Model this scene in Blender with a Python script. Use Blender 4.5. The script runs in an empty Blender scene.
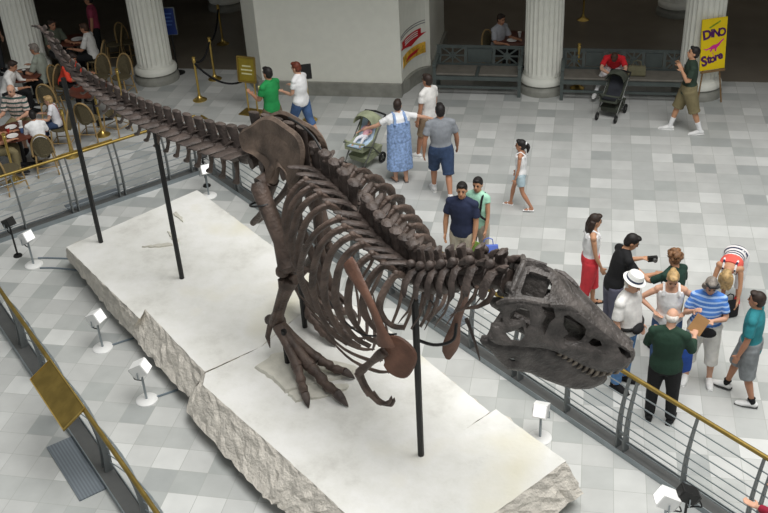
import bpy, bmesh, math, random
import numpy as np
from mathutils import Vector, Matrix
from mathutils.geometry import delaunay_2d_cdt
V = Vector
rnd = random.Random(7)
sc = bpy.context.scene
col = sc.collection
# ---------------------------------------------------------------- camera, sky, lights, exposure
CAM = V((0.0, 0.0, 8.5))
RIGHT = V((0.98170154, 0.18395217, -0.04923083)); DOWN = V((0.05638143, -0.52771925, -0.84754559)); FWD = V((-0.18188791, 0.82926111, -0.52843429))
FPX = 1008.083
cam = bpy.data.cameras.new('camera'); cam.sensor_width = 36.0; cam.lens = 36.0 * FPX / 768.0; cam.clip_end = 200
camo = bpy.data.objects.new('camera', cam); col.objects.link(camo)
m3 = Matrix((RIGHT, -DOWN, -FWD)).transposed()
camo.matrix_world = Matrix.Translation(CAM) @ m3.to_4x4()
sc.camera = camo
w = bpy.data.worlds.new('daylight'); sc.world = w; w.use_nodes = True
w.node_tree.nodes['Background'].inputs[0].default_value = (0.93, 0.97, 1.0, 1)
w.node_tree.nodes['Background'].inputs[1].default_value = 0.25
def area(name, loc, target, sx, sy, power, colr=(1, 1, 1)):
    l = bpy.data.lights.new(name, 'AREA'); l.shape = 'RECTANGLE'; l.size = sx; l.size_y = sy; l.energy = power; l.color = colr
    o = bpy.data.objects.new(name, l); col.objects.link(o); o.location = loc
    o.rotation_euler = (V(target) - V(loc)).to_track_quat('-Z', 'Y').to_euler(); return o
area('arcade_fill', (5, 27, 5.1), (5, 27.01, 0), 22, 8, 90, (1.0, 0.95, 0.88))  # added fill with no visible fixture, lifts the arcade out of black
area('skylight', (3.2, 7.2, 19.0), (3.2, 7.21, 0), 13, 14, 5000, (1.0, 0.99, 0.97))
sc.view_settings.view_transform = 'Standard'; sc.view_settings.look = 'None'; sc.view_settings.gamma = 1; sc.view_settings.use_curve_mapping = False
sc.view_settings.exposure = 0.0
# ---------------------------------------------------------------- helpers
def at(px, py, z=0.0):
    d = RIGHT * ((px - 384) / FPX) + DOWN * ((py - 256.5) / FPX) + FWD
    return CAM + d * ((z - CAM.z) / d.z)
B0 = V((-1.537, 8.349, 0)); BU = V((0.81915204, -0.57357644, 0)); BN = V((0.57357644, 0.81915204, 0))
def B(s, n, z): return B0 + BU * s + BN * n + V((0, 0, z))
def srgb(r, g, b):
    f = lambda c: (c / 255 / 12.92) if c <= 10 else ((c / 255 + 0.055) / 1.055) ** 2.4
    return (f(r), f(g), f(b))
_mats = {}
def mat(name, c, rough=0.7, metal=0.0, var=0.12, scale=6.0, bump=0.0, emit=None, spec=0.4, stripes=None, bscale=None):
    if name in _mats: return _mats[name]
    m = bpy.data.materials.new(name); m.use_nodes = True; nt = m.node_tree; b = nt.nodes['Principled BSDF']
    b.inputs['Roughness'].default_value = rough; b.inputs['Metallic'].default_value = metal
    b.inputs['Specular IOR Level'].default_value = spec
    tc = nt.nodes.new('ShaderNodeTexCoord'); nz = nt.nodes.new('ShaderNodeTexNoise')
    nz.inputs['Scale'].default_value = scale; nz.inputs['Detail'].default_value = 5
    nt.links.new(tc.outputs['Object'], nz.inputs['Vector'])
    mx = nt.nodes.new('ShaderNodeMix'); mx.data_type = 'RGBA'
    mx.inputs[6].default_value = (*[x * (1 - var) for x in c], 1); mx.inputs[7].default_value = (*[min(1, x * (1 + var)) for x in c], 1)
    mr = nt.nodes.new('ShaderNodeMapRange'); mr.inputs[1].default_value = 0.35; mr.inputs[2].default_value = 0.65
    nt.links.new(nz.outputs['Fac'], mr.inputs[0]); nt.links.new(mr.outputs[0], mx.inputs[0])
    out = mx.outputs[2]
    if stripes:
        axis, freq, c2, lo = stripes
        sx = nt.nodes.new('ShaderNodeSeparateXYZ'); nt.links.new(tc.outputs['Object'], sx.inputs[0])
        mu = nt.nodes.new('ShaderNodeMath'); mu.operation = 'MULTIPLY'; mu.inputs[1].default_value = freq
        nt.links.new(sx.outputs[axis], mu.inputs[0])
        fr = nt.nodes.new('ShaderNodeMath'); fr.operation = 'FRACT'; nt.links.new(mu.outputs[0], fr.inputs[0])
        gt = nt.nodes.new('ShaderNodeMath'); gt.operation = 'GREATER_THAN'; gt.inputs[1].default_value = lo
        nt.links.new(fr.outputs[0], gt.inputs[0])
        m2 = nt.nodes.new('ShaderNodeMix'); m2.data_type = 'RGBA'; nt.links.new(gt.outputs[0], m2.inputs[0])
        nt.links.new(out, m2.inputs[6]); m2.inputs[7].default_value = (*c2, 1); out = m2.outputs[2]
    nt.links.new(out, b.inputs['Base Color'])
    if bump:
        n2 = nt.nodes.new('ShaderNodeTexNoise'); n2.inputs['Scale'].default_value = bscale or scale * 3; n2.inputs['Detail'].default_value = 6
        nt.links.new(tc.outputs['Object'], n2.inputs['Vector'])
        bp = nt.nodes.new('ShaderNodeBump'); bp.inputs['Strength'].default_value = bump; bp.inputs['Distance'].default_value = 0.03
        nt.links.new(n2.outputs['Fac'], bp.inputs['Height']); nt.links.new(bp.outputs[0], b.inputs['Normal'])
    if emit:
        b.inputs['Emission Color'].default_value = (*emit[0], 1); b.inputs['Emission Strength'].default_value = emit[1]
    _mats[name] = m; return m
def spline(pts, n):
    """Catmull-Rom through tuples of any length, n samples."""
    P = [np.array(p, float) for p in pts]; P = [2 * P[0] - P[1]] + P + [2 * P[-1] - P[-2]]; k = len(P) - 3; out = []
    for i in range(n):
        u = i / (n - 1) * k; j = min(int(u), k - 1); t = u - j; a, b, c, d = P[j:j + 4]
        out.append(0.5 * ((2 * b) + (c - a) * t + (2 * a - 5 * b + 4 * c - d) * t * t + (3 * b - a - 3 * c + d) * t ** 3))
    return out
def wmat(o):
    m = Matrix.Translation(o.location) @ o.rotation_euler.to_matrix().to_4x4()
    return wmat(o.parent) @ m if o.parent else m
class MB:
    def __init__(s): s.v = []; s.f = []
    def add(s, vs, fs):
        b = len(s.v); s.v += [V(x) for x in vs]; s.f += [[i + b for i in f] for f in fs]
    def rings(s, R, cap=True, closed=True):
        n = len(R[0]); vs = [p for r in R for p in r]; fs = []
        for i in range(len(R) - 1):
            for j in range(n if closed else n - 1):
                k = (j + 1) % n; fs.append([i * n + j, i * n + k, (i + 1) * n + k, (i + 1) * n + j])
        if cap: fs.append(list(range(n))[::-1]); fs.append([(len(R) - 1) * n + j for j in range(n)])
        s.add(vs, fs); return s
    def tube(s, pts, rad, seg=8, up=None, cap=True):
        pts = [V(p) for p in pts]; n = len(pts)
        if not isinstance(rad, (list, tuple)) or (isinstance(rad, tuple)): rad = [rad] * n
        R = []; ref = V(up) if up is not None else None
        for i, p in enumerate(pts):
            t = (pts[min(i + 1, n - 1)] - pts[max(i - 1, 0)]).normalized()
            if ref is None: ref = V((0, 0, 1)) if abs(t.z) < 0.9 else V((1, 0, 0))
            a = ref.cross(t)
            if a.length < 1e-4: a = V((1, 0, 0)).cross(t)
            a.normalize(); b = t.cross(a).normalized()
            if up is None: ref = b
            r = rad[i]; ra, rb = (r if isinstance(r, (tuple, list)) else (r, r))
            R.append([p + a * (ra * math.cos(2 * math.pi * k / seg)) + b * (rb * math.sin(2 * math.pi * k / seg)) for k in range(seg)])
        s.rings(R, cap); return s
    def ell(s, c, r, rot=None, seg=12, rg=8):
        c = V(c); r = (r, r, r) if not isinstance(r, (tuple, list)) else r; vs = []; fs = []
        M = rot or Matrix.Identity(3)
        vs.append(c + M @ V((0, 0, r[2])))
        for i in range(1, rg):
            th = math.pi * i / rg
            for j in range(seg):
                ph = 2 * math.pi * j / seg
                vs.append(c + M @ V((r[0] * math.sin(th) * math.cos(ph), r[1] * math.sin(th) * math.sin(ph), r[2] * math.cos(th))))
        vs.append(c + M @ V((0, 0, -r[2])))
        for j in range(seg): fs.append([0, 1 + j, 1 + (j + 1) % seg])
        for i in range(rg - 2):
            for j in range(seg):
                a = 1 + i * seg; k = (j + 1) % seg; fs.append([a + j, a + seg + j, a + seg + k, a + k])
        a = 1 + (rg - 2) * seg
        for j in range(seg): fs.append([len(vs) - 1, a + (j + 1) % seg, a + j])
        s.add(vs, fs); return s
    def box(s, c, d, rot=None):
        c = V(c); M = rot or Matrix.Identity(3); h = [x / 2 for x in d]
        vs = [c + M @ V((x * h[0], y * h[1], z * h[2])) for x in (-1, 1) for y in (-1, 1) for z in (-1, 1)]
        s.add(vs, [[0, 1, 3, 2], [4, 6, 7, 5], [0, 4, 5, 1], [2, 3, 7, 6], [0, 2, 6, 4], [1, 5, 7, 3]]); return s
    def bar(s, a, b, wd, th, up=(0, 0, 1)):
        a = V(a); b = V(b); t = (b - a); L = t.length; t.normalize(); x = V(up).cross(t)
        if x.length < 1e-4: x = V((1, 0, 0)).cross(t)
        x.normalize(); y = t.cross(x); M = Matrix((x, y, t)).transposed(); return s.box((a + b) / 2, (wd, th, L), M)
    def lathe(s, c, prof, seg=20):
        c = V(c); s.rings([[c + V((r * math.cos(2 * math.pi * k / seg), r * math.sin(2 * math.pi * k / seg), z)) for k in range(seg)] for r, z in prof]); return s
    def prism(s, poly, f0, f1):
        """poly of 2d points; f0,f1 map (x,y) to 3d for the two faces"""
        s.rings([[f0(*p) for p in poly], [f1(*p) for p in poly]]); return s
    def mesh(s, name, mats, smooth=True):
        me = bpy.data.meshes.new(name); me.from_pydata([tuple(x) for x in s.v], [], s.f); me.validate()
        bm = bmesh.new(); bm.from_mesh(me); bmesh.ops.recalc_face_normals(bm, faces=bm.faces); bm.to_mesh(me); bm.free()
        for m in (mats if isinstance(mats, (list, tuple)) else [mats]): me.materials.append(m)
        if smooth:
            me.polygons.foreach_set('use_smooth', [True] * len(me.polygons))
            me.set_sharp_from_angle(angle=math.radians(40))
        return me
    def build(s, name, mats, parent=None, smooth=True, local=True):
        """vertices are world coordinates when parent is placed: shifted to the parent's frame unless local"""
        if parent is not None and not local:
            mi = wmat(parent).inverted(); s.v = [mi @ p for p in s.v]
        o = bpy.data.objects.new(name, s.mesh(name, mats, smooth)); col.objects.link(o)
        if parent is not None: o.parent = parent
        return o
def tag(o, label=None, cat=None, group=None, kind=None):
    for k, v in (('label', label), ('category', cat), ('group', group), ('kind', kind)):
        if v: o[k] = v
    return o
def thing(name, loc, label, cat, rz=0.0, group=None):
    o = bpy.data.objects.new(name, None); o.empty_display_size = 0.1; col.objects.link(o)
    o.matrix_world = Matrix.Translation(V(loc)) @ Matrix.Rotation(rz, 4, 'Z')
    o.location = loc; o.rotation_euler = (0, 0, rz); return tag(o, label, cat, group)
def origin(o):
    """move a world-built mesh's origin to its base centre"""
    co = [v.co for v in o.data.vertices]; c = V((sum(p.x for p in co) / len(co), sum(p.y for p in co) / len(co), min(p.z for p in co)))
    o.data.transform(Matrix.Translation(-c)); o.location = c; return o
def copy_tree(o, parent=None):
    c = o.copy(); col.objects.link(c); c.parent = parent
    for ch in list(o.children): copy_tree(ch, c)
    return c
def remeshed(mb, name, m, parent, voxel, smooth=3):
    o = mb.build(name, m, parent); r = o.modifiers.new('remesh', 'REMESH'); r.mode = 'VOXEL'; r.voxel_size = voxel; r.use_smooth_shade = True
    if smooth: s = o.modifiers.new('smooth', 'SMOOTH'); s.iterations = smooth; s.factor = 0.5
    return o
# ---------------------------------------------------------------- materials
M_white = mat('cream_plaster', srgb(230, 230, 219), 0.8, var=0.02)
M_col = mat('column_stone', srgb(232, 232, 222), 0.7, var=0.03)
M_base = mat('grey_marble', srgb(140, 140, 132), 0.5, var=0.12)
M_brass = mat('brass', (0.62, 0.44, 0.13), 0.32, 0.9, var=0.1)
M_brassd = mat('old_brass', (0.30, 0.21, 0.055), 0.45, 0.75, var=0.15)
M_steel = mat('grey_painted_steel', srgb(112, 116, 116), 0.45, 0.3, var=0.05)
M_steeld = mat('dark_grey_steel', srgb(96, 97, 96), 0.5, 0.2, var=0.06)
M_rod = mat('steel_rod', srgb(150, 158, 162), 0.3, 0.6, var=0.04)
M_black = mat('black_metal', (0.012, 0.012, 0.012), 0.45, var=0.1)
M_wht = mat('white_enamel', (0.82, 0.82, 0.80), 0.4, var=0.02)
M_lens = mat('lamp_glass', (0.9, 0.9, 0.88), 0.2, var=0.0, emit=((1, 1, 1), 0.6))
M_cable = mat('blue_grey_cable', srgb(112, 124, 132), 0.6)
M_rubber = mat('black_rubber', (0.015, 0.015, 0.015), 0.7)
# ---------------------------------------------------------------- floor
TILE = 0.36647818
def floor_mat():
    m = bpy.data.materials.new('stone_tiles'); m.use_nodes = True; nt = m.node_tree; b = nt.nodes['Principled BSDF']; N = nt.nodes.new; L = nt.links.new
    tc = N('ShaderNodeTexCoord'); mp = N('ShaderNodeMapping'); mp.vector_type = 'POINT'
    mp.inputs['Location'].default_value = (-1.3614 / TILE, -17.068 / TILE, 0); mp.inputs['Scale'].default_value = (1 / TILE, 1 / TILE, 1)
    L(tc.outputs['Object'], mp.inputs[0])
    fl = N('ShaderNodeVectorMath'); fl.operation = 'FLOOR'; L(mp.outputs[0], fl.inputs[0])
    wn = N('ShaderNodeTexWhiteNoise'); wn.noise_dimensions = '2D'; L(fl.outputs[0], wn.inputs['Vector'])
    rp = N('ShaderNodeValToRGB'); rp.color_ramp.interpolation = 'CONSTANT'; e = rp.color_ramp.elements
    cs = [(0.0, srgb(189, 190, 187)), (0.28, srgb(181, 183, 180)), (0.50, srgb(196, 197, 194)), (0.68, srgb(172, 175, 172)), (0.80, srgb(207, 208, 205)), (0.92, srgb(165, 168, 166))]
    e[0].position = 0; e[0].color = (*cs[0][1], 1); e[1].position = cs[1][0]; e[1].color = (*cs[1][1], 1)
    for p, c in cs[2:]: x = e.new(p); x.color = (*c, 1)
    L(wn.outputs[0], rp.inputs[0])
    nz = N('ShaderNodeTexNoise'); nz.inputs['Scale'].default_value = 3.0; nz.inputs['Detail'].default_value = 8; L(tc.outputs['Object'], nz.inputs['Vector'])
    mr = N('ShaderNodeMapRange'); mr.inputs[1].default_value = 0.3; mr.inputs[2].default_value = 0.7; mr.inputs[3].default_value = 0.93; mr.inputs[4].default_value = 1.05; L(nz.outputs['Fac'], mr.inputs[0])
    mu = N('ShaderNodeMix'); mu.data_type = 'RGBA'; mu.blend_type = 'MULTIPLY'; mu.inputs[0].default_value = 1
    L(rp.outputs[0], mu.inputs[6]); L(mr.outputs[0], mu.inputs[7])
    fr = N('ShaderNodeVectorMath'); fr.operation = 'FRACTION'; L(mp.outputs[0], fr.inputs[0]); sp = N('ShaderNodeSeparateXYZ'); L(fr.outputs[0], sp.inputs[0])
    mn = N('ShaderNodeMath'); mn.operation = 'MINIMUM'; L(sp.outputs[0], mn.inputs[0]); L(sp.outputs[1], mn.inputs[1])
    lt = N('ShaderNodeMath'); lt.operation = 'LESS_THAN'; lt.inputs[1].default_value = 0.018; L(mn.outputs[0], lt.inputs[0])
    jt = N('ShaderNodeMix'); jt.data_type = 'RGBA'; L(lt.outputs[0], jt.inputs[0]); L(mu.outputs[2], jt.inputs[6]); jt.inputs[7].default_value = (*srgb(166, 168, 163), 1)
    L(jt.outputs[2], b.inputs['Base Color']); b.inputs['Roughness'].default_value = 0.42; b.inputs['Specular IOR Level'].default_value = 0.3
    return m
def struct(name, mb, m, smooth=False):
    return tag(mb.build(name, m, None, smooth), kind='structure')
struct('floor', MB().box((-4, 16, -0.05), (56, 42, 0.1)), floor_mat())
# the dark arcade behind the colonnade
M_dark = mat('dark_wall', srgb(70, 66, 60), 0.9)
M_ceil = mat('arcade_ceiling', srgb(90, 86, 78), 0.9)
struct('ceiling', MB().box((-4, 26.8, 5.75), (56, 20.6, 0.3)), M_ceil)  # unseen slab, front edge brought forward to shade the arcade
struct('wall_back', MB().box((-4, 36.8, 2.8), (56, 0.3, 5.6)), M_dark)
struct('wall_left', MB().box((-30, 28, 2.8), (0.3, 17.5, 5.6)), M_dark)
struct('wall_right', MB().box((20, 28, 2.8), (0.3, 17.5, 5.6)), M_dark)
struct('wall_light_block', MB().box((-4, 16.65, 9.3), (56, 0.3, 6.8)), M_white)  # unseen wall above the slab, added to block light from the arcade
M_shadefloor = mat('shaded_floor', srgb(118, 110, 98), 0.35, var=0.1, scale=1.5, spec=0.5)  # darker than the hall tiles: mostly arcade shade put into the colour
def shaded_floor():
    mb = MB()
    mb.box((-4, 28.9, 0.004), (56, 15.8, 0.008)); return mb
struct('floor_back', shaded_floor(), M_shadefloor)
# wall pier with a coved corner
def pier_poly(off=0.0):
    c = at(264, 93); d = at(250, 79)
    p = [(d.x - .1, 23.0), (d.x, d.y), (c.x, c.y)]
    p += [(-3.72, 19.72)]
    for i in range(1, 9):
        a = math.radians(90 * i / 8); p.append((-3.26 - .46 * math.cos(a), 19.72 + 1.05 * math.sin(a)))
    p += [(-3.26, 23.0)]
    if off: p = [(x + (off if x > -3.7 else -off if x < -6.5 else 0), y - (off if y < 22 else 0)) for x, y in p]
    return p
struct('wall_pier', MB().prism(pier_poly(), lambda x, y: V((x, y, 0.3)), lambda x, y: V((x, y, 5.6))), M_white)
struct('baseboard_pier', MB().prism(pier_poly(0.07), lambda x, y: V((x, y, 0)), lambda x, y: V((x, y, 0.3))), M_base)
# ---------------------------------------------------------------- columns
def column(x, y, label, r=0.395):
    t = thing('column', (x, y, 0), label, 'column', 0, 'fluted columns of the arcade')
    b = MB().lathe((0, 0, 0), [(r * 1.28, 0), (r * 1.28, 0.10), (r * 1.24, 0.13), (r * 1.1, 0.17), (r * 1.1, 0.2)], 48)
    b.build('plinth', M_base, t)
    MB().lathe((0, 0, 0), [(r * 1.05, 0.2), (r * 1.2, 0.22), (r * 1.22, 0.28), (r * 1.17, 0.33), (r * 1.04, 0.36), (r * 1.02, 0.40)], 48).build('base_moulding', M_col, t)
    n = 24 * 6; R = []
    for z in (0.40, 0.44, 0.48, 1.5, 2.6, 5.6):
        dpt = 0 if z < 0.42 else (0.5 if z < 0.46 else 1); rr = r * (1.0 - 0.03 * z / 4.3)
        R.append([V((rr * (1 - 0.075 * dpt * abs(math.sin(12 * a)) ** 0.7) * math.cos(a), rr * (1 - 0.075 * dpt * abs(math.sin(12 * a)) ** 0.7) * math.sin(a), z)) for a in [2 * math.pi * k / n for k in range(n)]])
    s = MB(); s.rings(R); s.build('fluted_shaft', M_col, t, smooth=True)
    return t
column(-12.62, 20.35, 'white fluted column at the far left behind the cafe tables')
column(-9.52, 20.35, 'white fluted column left of the brass rope posts and blue sign')
column(-0.80, 20.35, 'white fluted column standing between the two benches')
column(2.36, 20.35, 'white fluted column behind the yellow store sign')
column(-9.5, 25.4, 'shaded column deep in the arcade behind the rope posts')
column(2.25, 25.4, 'shaded column deep in the arcade behind the right bench')
# ---------------------------------------------------------------- rock platform
def rock_mat():
    m = bpy.data.materials.new('pale_rock'); m.use_nodes = True; nt = m.node_tree; b = nt.nodes['Principled BSDF']; N = nt.nodes.new; L = nt.links.new
    tc = N('ShaderNodeTexCoord'); nz = N('ShaderNodeTexNoise'); nz.inputs['Scale'].default_value = 1.6; nz.inputs['Detail'].default_value = 9; nz.inputs['Roughness'].default_value = 0.65
    L(tc.outputs['Object'], nz.inputs['Vector']); r = N('ShaderNodeValToRGB'); e = r.color_ramp.elements
    e[0].position = 0.30; e[0].color = (*srgb(203, 201, 194), 1); e[1].position = 0.62; e[1].color = (*srgb(232, 231, 227), 1)
    x = e.new(0.47); x.color = (*srgb(224, 223, 217), 1); L(nz.outputs['Fac'], r.inputs[0])
    n3 = N('ShaderNodeTexNoise'); n3.inputs['Scale'].default_value = 0.8; L(tc.outputs['Object'], n3.inputs['Vector'])
    gt = N('ShaderNodeMapRange'); gt.inputs[1].default_value = 0.62; gt.inputs[2].default_value = 0.75; L(n3.outputs['Fac'], gt.inputs[0])
    mx = N('ShaderNodeMix'); mx.data_type = 'RGBA'; L(gt.outputs[0], mx.inputs[0]); L(r.outputs[0], mx.inputs[6]); mx.inputs[7].default_value = (*srgb(220, 216, 198), 1)
    L(mx.outputs[2], b.inputs['Base Color']); b.inputs['Roughness'].default_value = 0.85
    n2 = N('ShaderNodeTexNoise'); n2.inputs['Scale'].default_value = 14; n2.inputs['Detail'].default_value = 10; L(tc.outputs['Object'], n2.inputs['Vector'])
    bp = N('ShaderNodeBump'); bp.inputs['Strength'].default_value = 0.35; bp.inputs['Distance'].default_value = 0.02; L(n2.outputs['Fac'], bp.inputs['Height']); L(bp.outputs[0], b.inputs['Normal'])
    return m
M_rock = rock_mat()
M_rockside = mat('broken_rock_edge', srgb(212, 206, 195), 0.95, var=0.14, scale=6, bump=0.9, bscale=26)
ZT = 0.60
def slab(name, label, top, bot, zt, zb, rough=0.022, seed=1):
    """top/bot: matching outlines in floor coordinates; the edge is broken rock"""
    rg = random.Random(seed); T = []; Bm = []; n = len(top)
    for i in range(n):
        a, b = top[i], top[(i + 1) % n]; c, d = bot[i], bot[(i + 1) % n]; k = max(1, int((V(b) - V(a)).length / 0.10))
        for j in range(k): u = j / k; T.append(V(a).lerp(V(b), u)); Bm.append(V(c).lerp(V(d), u))
    N = len(T); R = []; lv = [0, 0.06, 0.2, 0.36, 0.52, 0.68, 0.84, 1.0]
    w1 = [rg.uniform(-1, 1) for _ in range(N)]
    for li, u in enumerate(lv):
        ring = []
        for i in range(N):
            p = T[i].lerp(Bm[i], u); nrm = (T[(i + 1) % N] - T[i - 1]); nrm = V((nrm.y, -nrm.x, 0)).normalized()
            amp = rough * (0.25 if li == 0 else 1.0); off = amp * (0.5 * w1[i] + rg.uniform(-0.8, 0.8))
            ring.append(V((p.x, p.y, zt + (zb - zt) * u + (0 if li in (0,) else rg.uniform(-0.015, 0.015)))) + nrm * off)
        R.append(ring)
    mb = MB(); mb.rings(R, cap=False); nf = len(mb.f)
    tri = delaunay_2d_cdt([V((p.x, p.y)) for p in R[0]], [(i, (i + 1) % N) for i in range(N)], [], 1, 1e-6)
    mb.add([V((p.x, p.y, zt)) for p in tri[0]], tri[2]); mb.add([V((p.x, p.y, zb)) for p in R[-1]], [list(range(N))])
    me_idx = nf
    o = mb.build(name, [M_rock, M_rockside], None, smooth=False)
    for p in o.data.polygons: p.material_index = 0 if (p.index >= me_idx and abs(p.center.z - zt) < 1e-4) else 1
    bm = bmesh.new(); bm.from_mesh(o.data); bmesh.ops.remove_doubles(bm, verts=bm.verts, dist=1e-5); bmesh.ops.recalc_face_normals(bm, faces=bm.faces); bm.to_mesh(o.data); bm.free()
    origin(o); return tag(o, label, 'platform', 'stone slabs of the skeleton platform')
def pl(pts, z): return [at(x, y, z) for x, y in pts]
tA = [(66, 247), (110, 290), (140, 319), (145, 309), (175, 341), (205, 372), (260, 347), (330, 289), (197, 190)]
bA = [(66, 257), (106, 306), (128, 332), (134, 338), (157, 365), (188, 398), (262, 350), (332, 293), (199, 195)]
slab('platform_slab', 'long cream stone slab at the tail end of the platform with a jagged broken side', pl(tA, ZT), pl(bA, 0.2), ZT, 0.2, seed=3)
tB = [(203, 385), (245, 422), (290, 462), (345, 513), (412, 572), (522, 493), (566, 461), (496, 409), (464, 430), (490, 412), (400, 338), (331, 289), (261, 347), (206, 373)]
bB = [(187, 412), (222, 452), (262, 494), (289, 517), (400, 600), (553, 517), (582, 493), (503, 420), (466, 432), (493, 418), (402, 343), (333, 293), (263, 350), (189, 399)]
slab('platform_slab', 'wide cream stone slab under the foot and head end, cracked at its far edge', pl(tB, ZT + 0.005), pl(bB, 0.2), ZT + 0.005, 0.2, seed=5)
pin = [(-7.35, 12.25), (-6.3, 13.55), (-0.35, 8.05), (-1.1, 7.15), (-3.1, 7.9)]
o = MB().prism(pin, lambda x, y: V((x, y, 0)), lambda x, y: V((x, y, 0.2))).build('platform_plinth', M_steeld, None, False); origin(o)
tag(o, 'dark recessed plinth carrying the cream stone platform off the floor', 'plinth')
M_slabf = mat('thin_limestone', srgb(205, 202, 190), 0.9, var=0.08, bump=0.5)
def flag(pts, z0, z1, label, seed, name='stone_flag'):
    P = [at(x, y, z1) for x, y in pts]; rg = random.Random(seed); Q = []
    for i in range(len(P)):
        a, b = P[i], P[(i + 1) % len(P)]
        for j in range(5): p = a.lerp(b, j / 5); Q.append((p.x + rg.uniform(-.012, .012), p.y + rg.uniform(-.012, .012)))
    c = sum((V(q) for q in Q), V((0, 0))) / len(Q)
    mb = MB(); mb.rings([[V((c.x + (x - c.x) * s, c.y + (y - c.y) * s, z)) for x, y in Q] for s, z in ((1.04, z0), (1.02, (z0 + z1) / 2), (0.985, z1))])
    o = mb.build(name, M_slabf, None, True); origin(o); return tag(o, label, 'stone slab', 'thin stones lying on the platform')
flag([(256, 366), (272, 376), (286, 390), (300, 386), (352, 372), (356, 366), (300, 352), (275, 352)], 0.606, 0.65, 'thin tan stone flag lying under the heel of the right foot', 1)
flag([(288, 392), (296, 400), (322, 396), (346, 388), (347, 384), (310, 384)], 0.606, 0.635, 'small thin stone flag lying between the toe tips of the right foot', 2)
for i, (pts, lab) in enumerate((([(142, 246), (155, 246.5), (172, 244.5), (170, 242.5), (156, 244)], 'thin twig-shaped fossil lying near the second tail post'), ([(167, 231), (172, 238), (176, 243), (179, 240), (173, 233)], 'curved sliver of stone just left of the second tail post'), ([(173, 213), (180, 219), (183, 221), (181, 216), (176, 211)], 'curved sliver of stone beyond the second tail post'))):
    flag(pts, 0.601, 0.625, lab, 10 + i, 'stone_sliver')
# ---------------------------------------------------------------- the skeleton
M_bone = mat('brown_fossil_bone', srgb(88, 74, 66), 0.5, var=0.4, scale=5, bump=0.5, bscale=30)
M_boned = mat('dark_fossil_bone', srgb(78, 68, 63), 0.5, var=0.4, scale=6, bump=0.5, bscale=30)
M_boner = mat('reddish_fossil_bone', srgb(106, 76, 62), 0.5, var=0.22, scale=5, bump=0.3, bscale=30)
M_ilium = mat('tan_fossil_bone', srgb(112, 96, 84), 0.55, var=0.45, scale=3.2, bump=0.4, bscale=30)
M_skull = mat('grey_fossil_bone', srgb(78, 73, 70), 0.40, var=0.42, scale=6, bump=0.8, bscale=26)
M_tooth = mat('tooth_enamel', srgb(120, 110, 98), 0.35, var=0.4, scale=12)
SK = thing('dinosaur_skeleton', B(-2.3, 0.35, ZT), 'huge dark brown mounted predatory dinosaur skeleton striding across the stone platform', 'skeleton')
def part(mb, name, m, label=None, parent=None, smooth=True):
    o = mb.build(name, m, parent or SK, smooth, local=False)
    return tag(o, label)
SP = [(-7.43, -0.03, 3.99), (-7.2, -0.02, 4.01), (-7.06, 0.0, 3.92), (-6.95, 0.03, 3.71), (-6.76, 0.06, 3.52), (-6.31, 0.12, 3.31), (-5.71, 0.2, 3.17), (-5.12, 0.27, 3.08), (-4.36, 0.35, 3.06), (-3.61, 0.42, 3.08), (-2.9, 0.45, 3.2), (-2.2, 0.42, 3.27), (-1.95, 0.39, 3.27), (-1.55, 0.33, 3.22), (-1.13, 0.25, 3.13), (-0.85, 0.2, 3.02), (-0.42, 0.1, 2.95), (0, 0.02, 2.95), (0.31, -0.02, 3.04), (0.65, -0.03, 3.22), (0.95, -0.02, 3.38), (1.25, 0.02, 3.42)]
SC = [B(*p) for p in spline([p for p in SP], 900)]
AL = [0.0]
for a, b in zip(SC, SC[1:]): AL.append(AL[-1] + (b - a).length)
LT = AL[-1]
def sfr(l):
    """frame at arc length l: centre, forward, left, up"""
    l = min(max(l, 0), LT - 1e-4); i = int(np.searchsorted(AL, l)) ; i = min(max(i, 1), len(SC) - 1)
    u = (l - AL[i - 1]) / (AL[i] - AL[i - 1]); c = SC[i - 1].lerp(SC[i], u)
    t = (SC[min(i + 6, len(SC) - 1)] - SC[max(i - 7, 0)]).normalized(); lf = V((0, 0, 1)).cross(t).normalized(); return c, t, lf, t.cross(lf)
def l_of(s):
    return AL[min(range(len(SC)), key=lambda i: abs((SC[i] - B0).dot(BU) - s))]
def fx(fr): c, t, l, u = fr; return lambda x, y, z: c + t * x + l * y + u * z
def centrum(mb, X, L, r):
    R = []
    for x, k in ((-.48, .98), (-.42, 1.02), (-.2, .84), (0, .78), (.2, .84), (.42, 1.02), (.48, .98)):
        R.append([X(L * x, r * k * math.cos(a), r * k * 1.05 * math.sin(a)) for a in [2 * math.pi * j / 10 for j in range(10)]])
    mb.rings(R)
def plate(mb, X, prof, ax):
    """prof: list of (centre xyz, half along x, half thickness); a flat blade lofted through them, thickness along ax"""
    R = []
    for (cx, cy, cz), h, th in prof:
        ring = []
        for a in [2 * math.pi * j / 8 for j in range(8)]:
            p = [cx + h * math.cos(a), cy, cz]; p[ax] += th * math.sin(a); ring.append(X(*p))
        R.append(ring)
    mb.rings(R)
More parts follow.
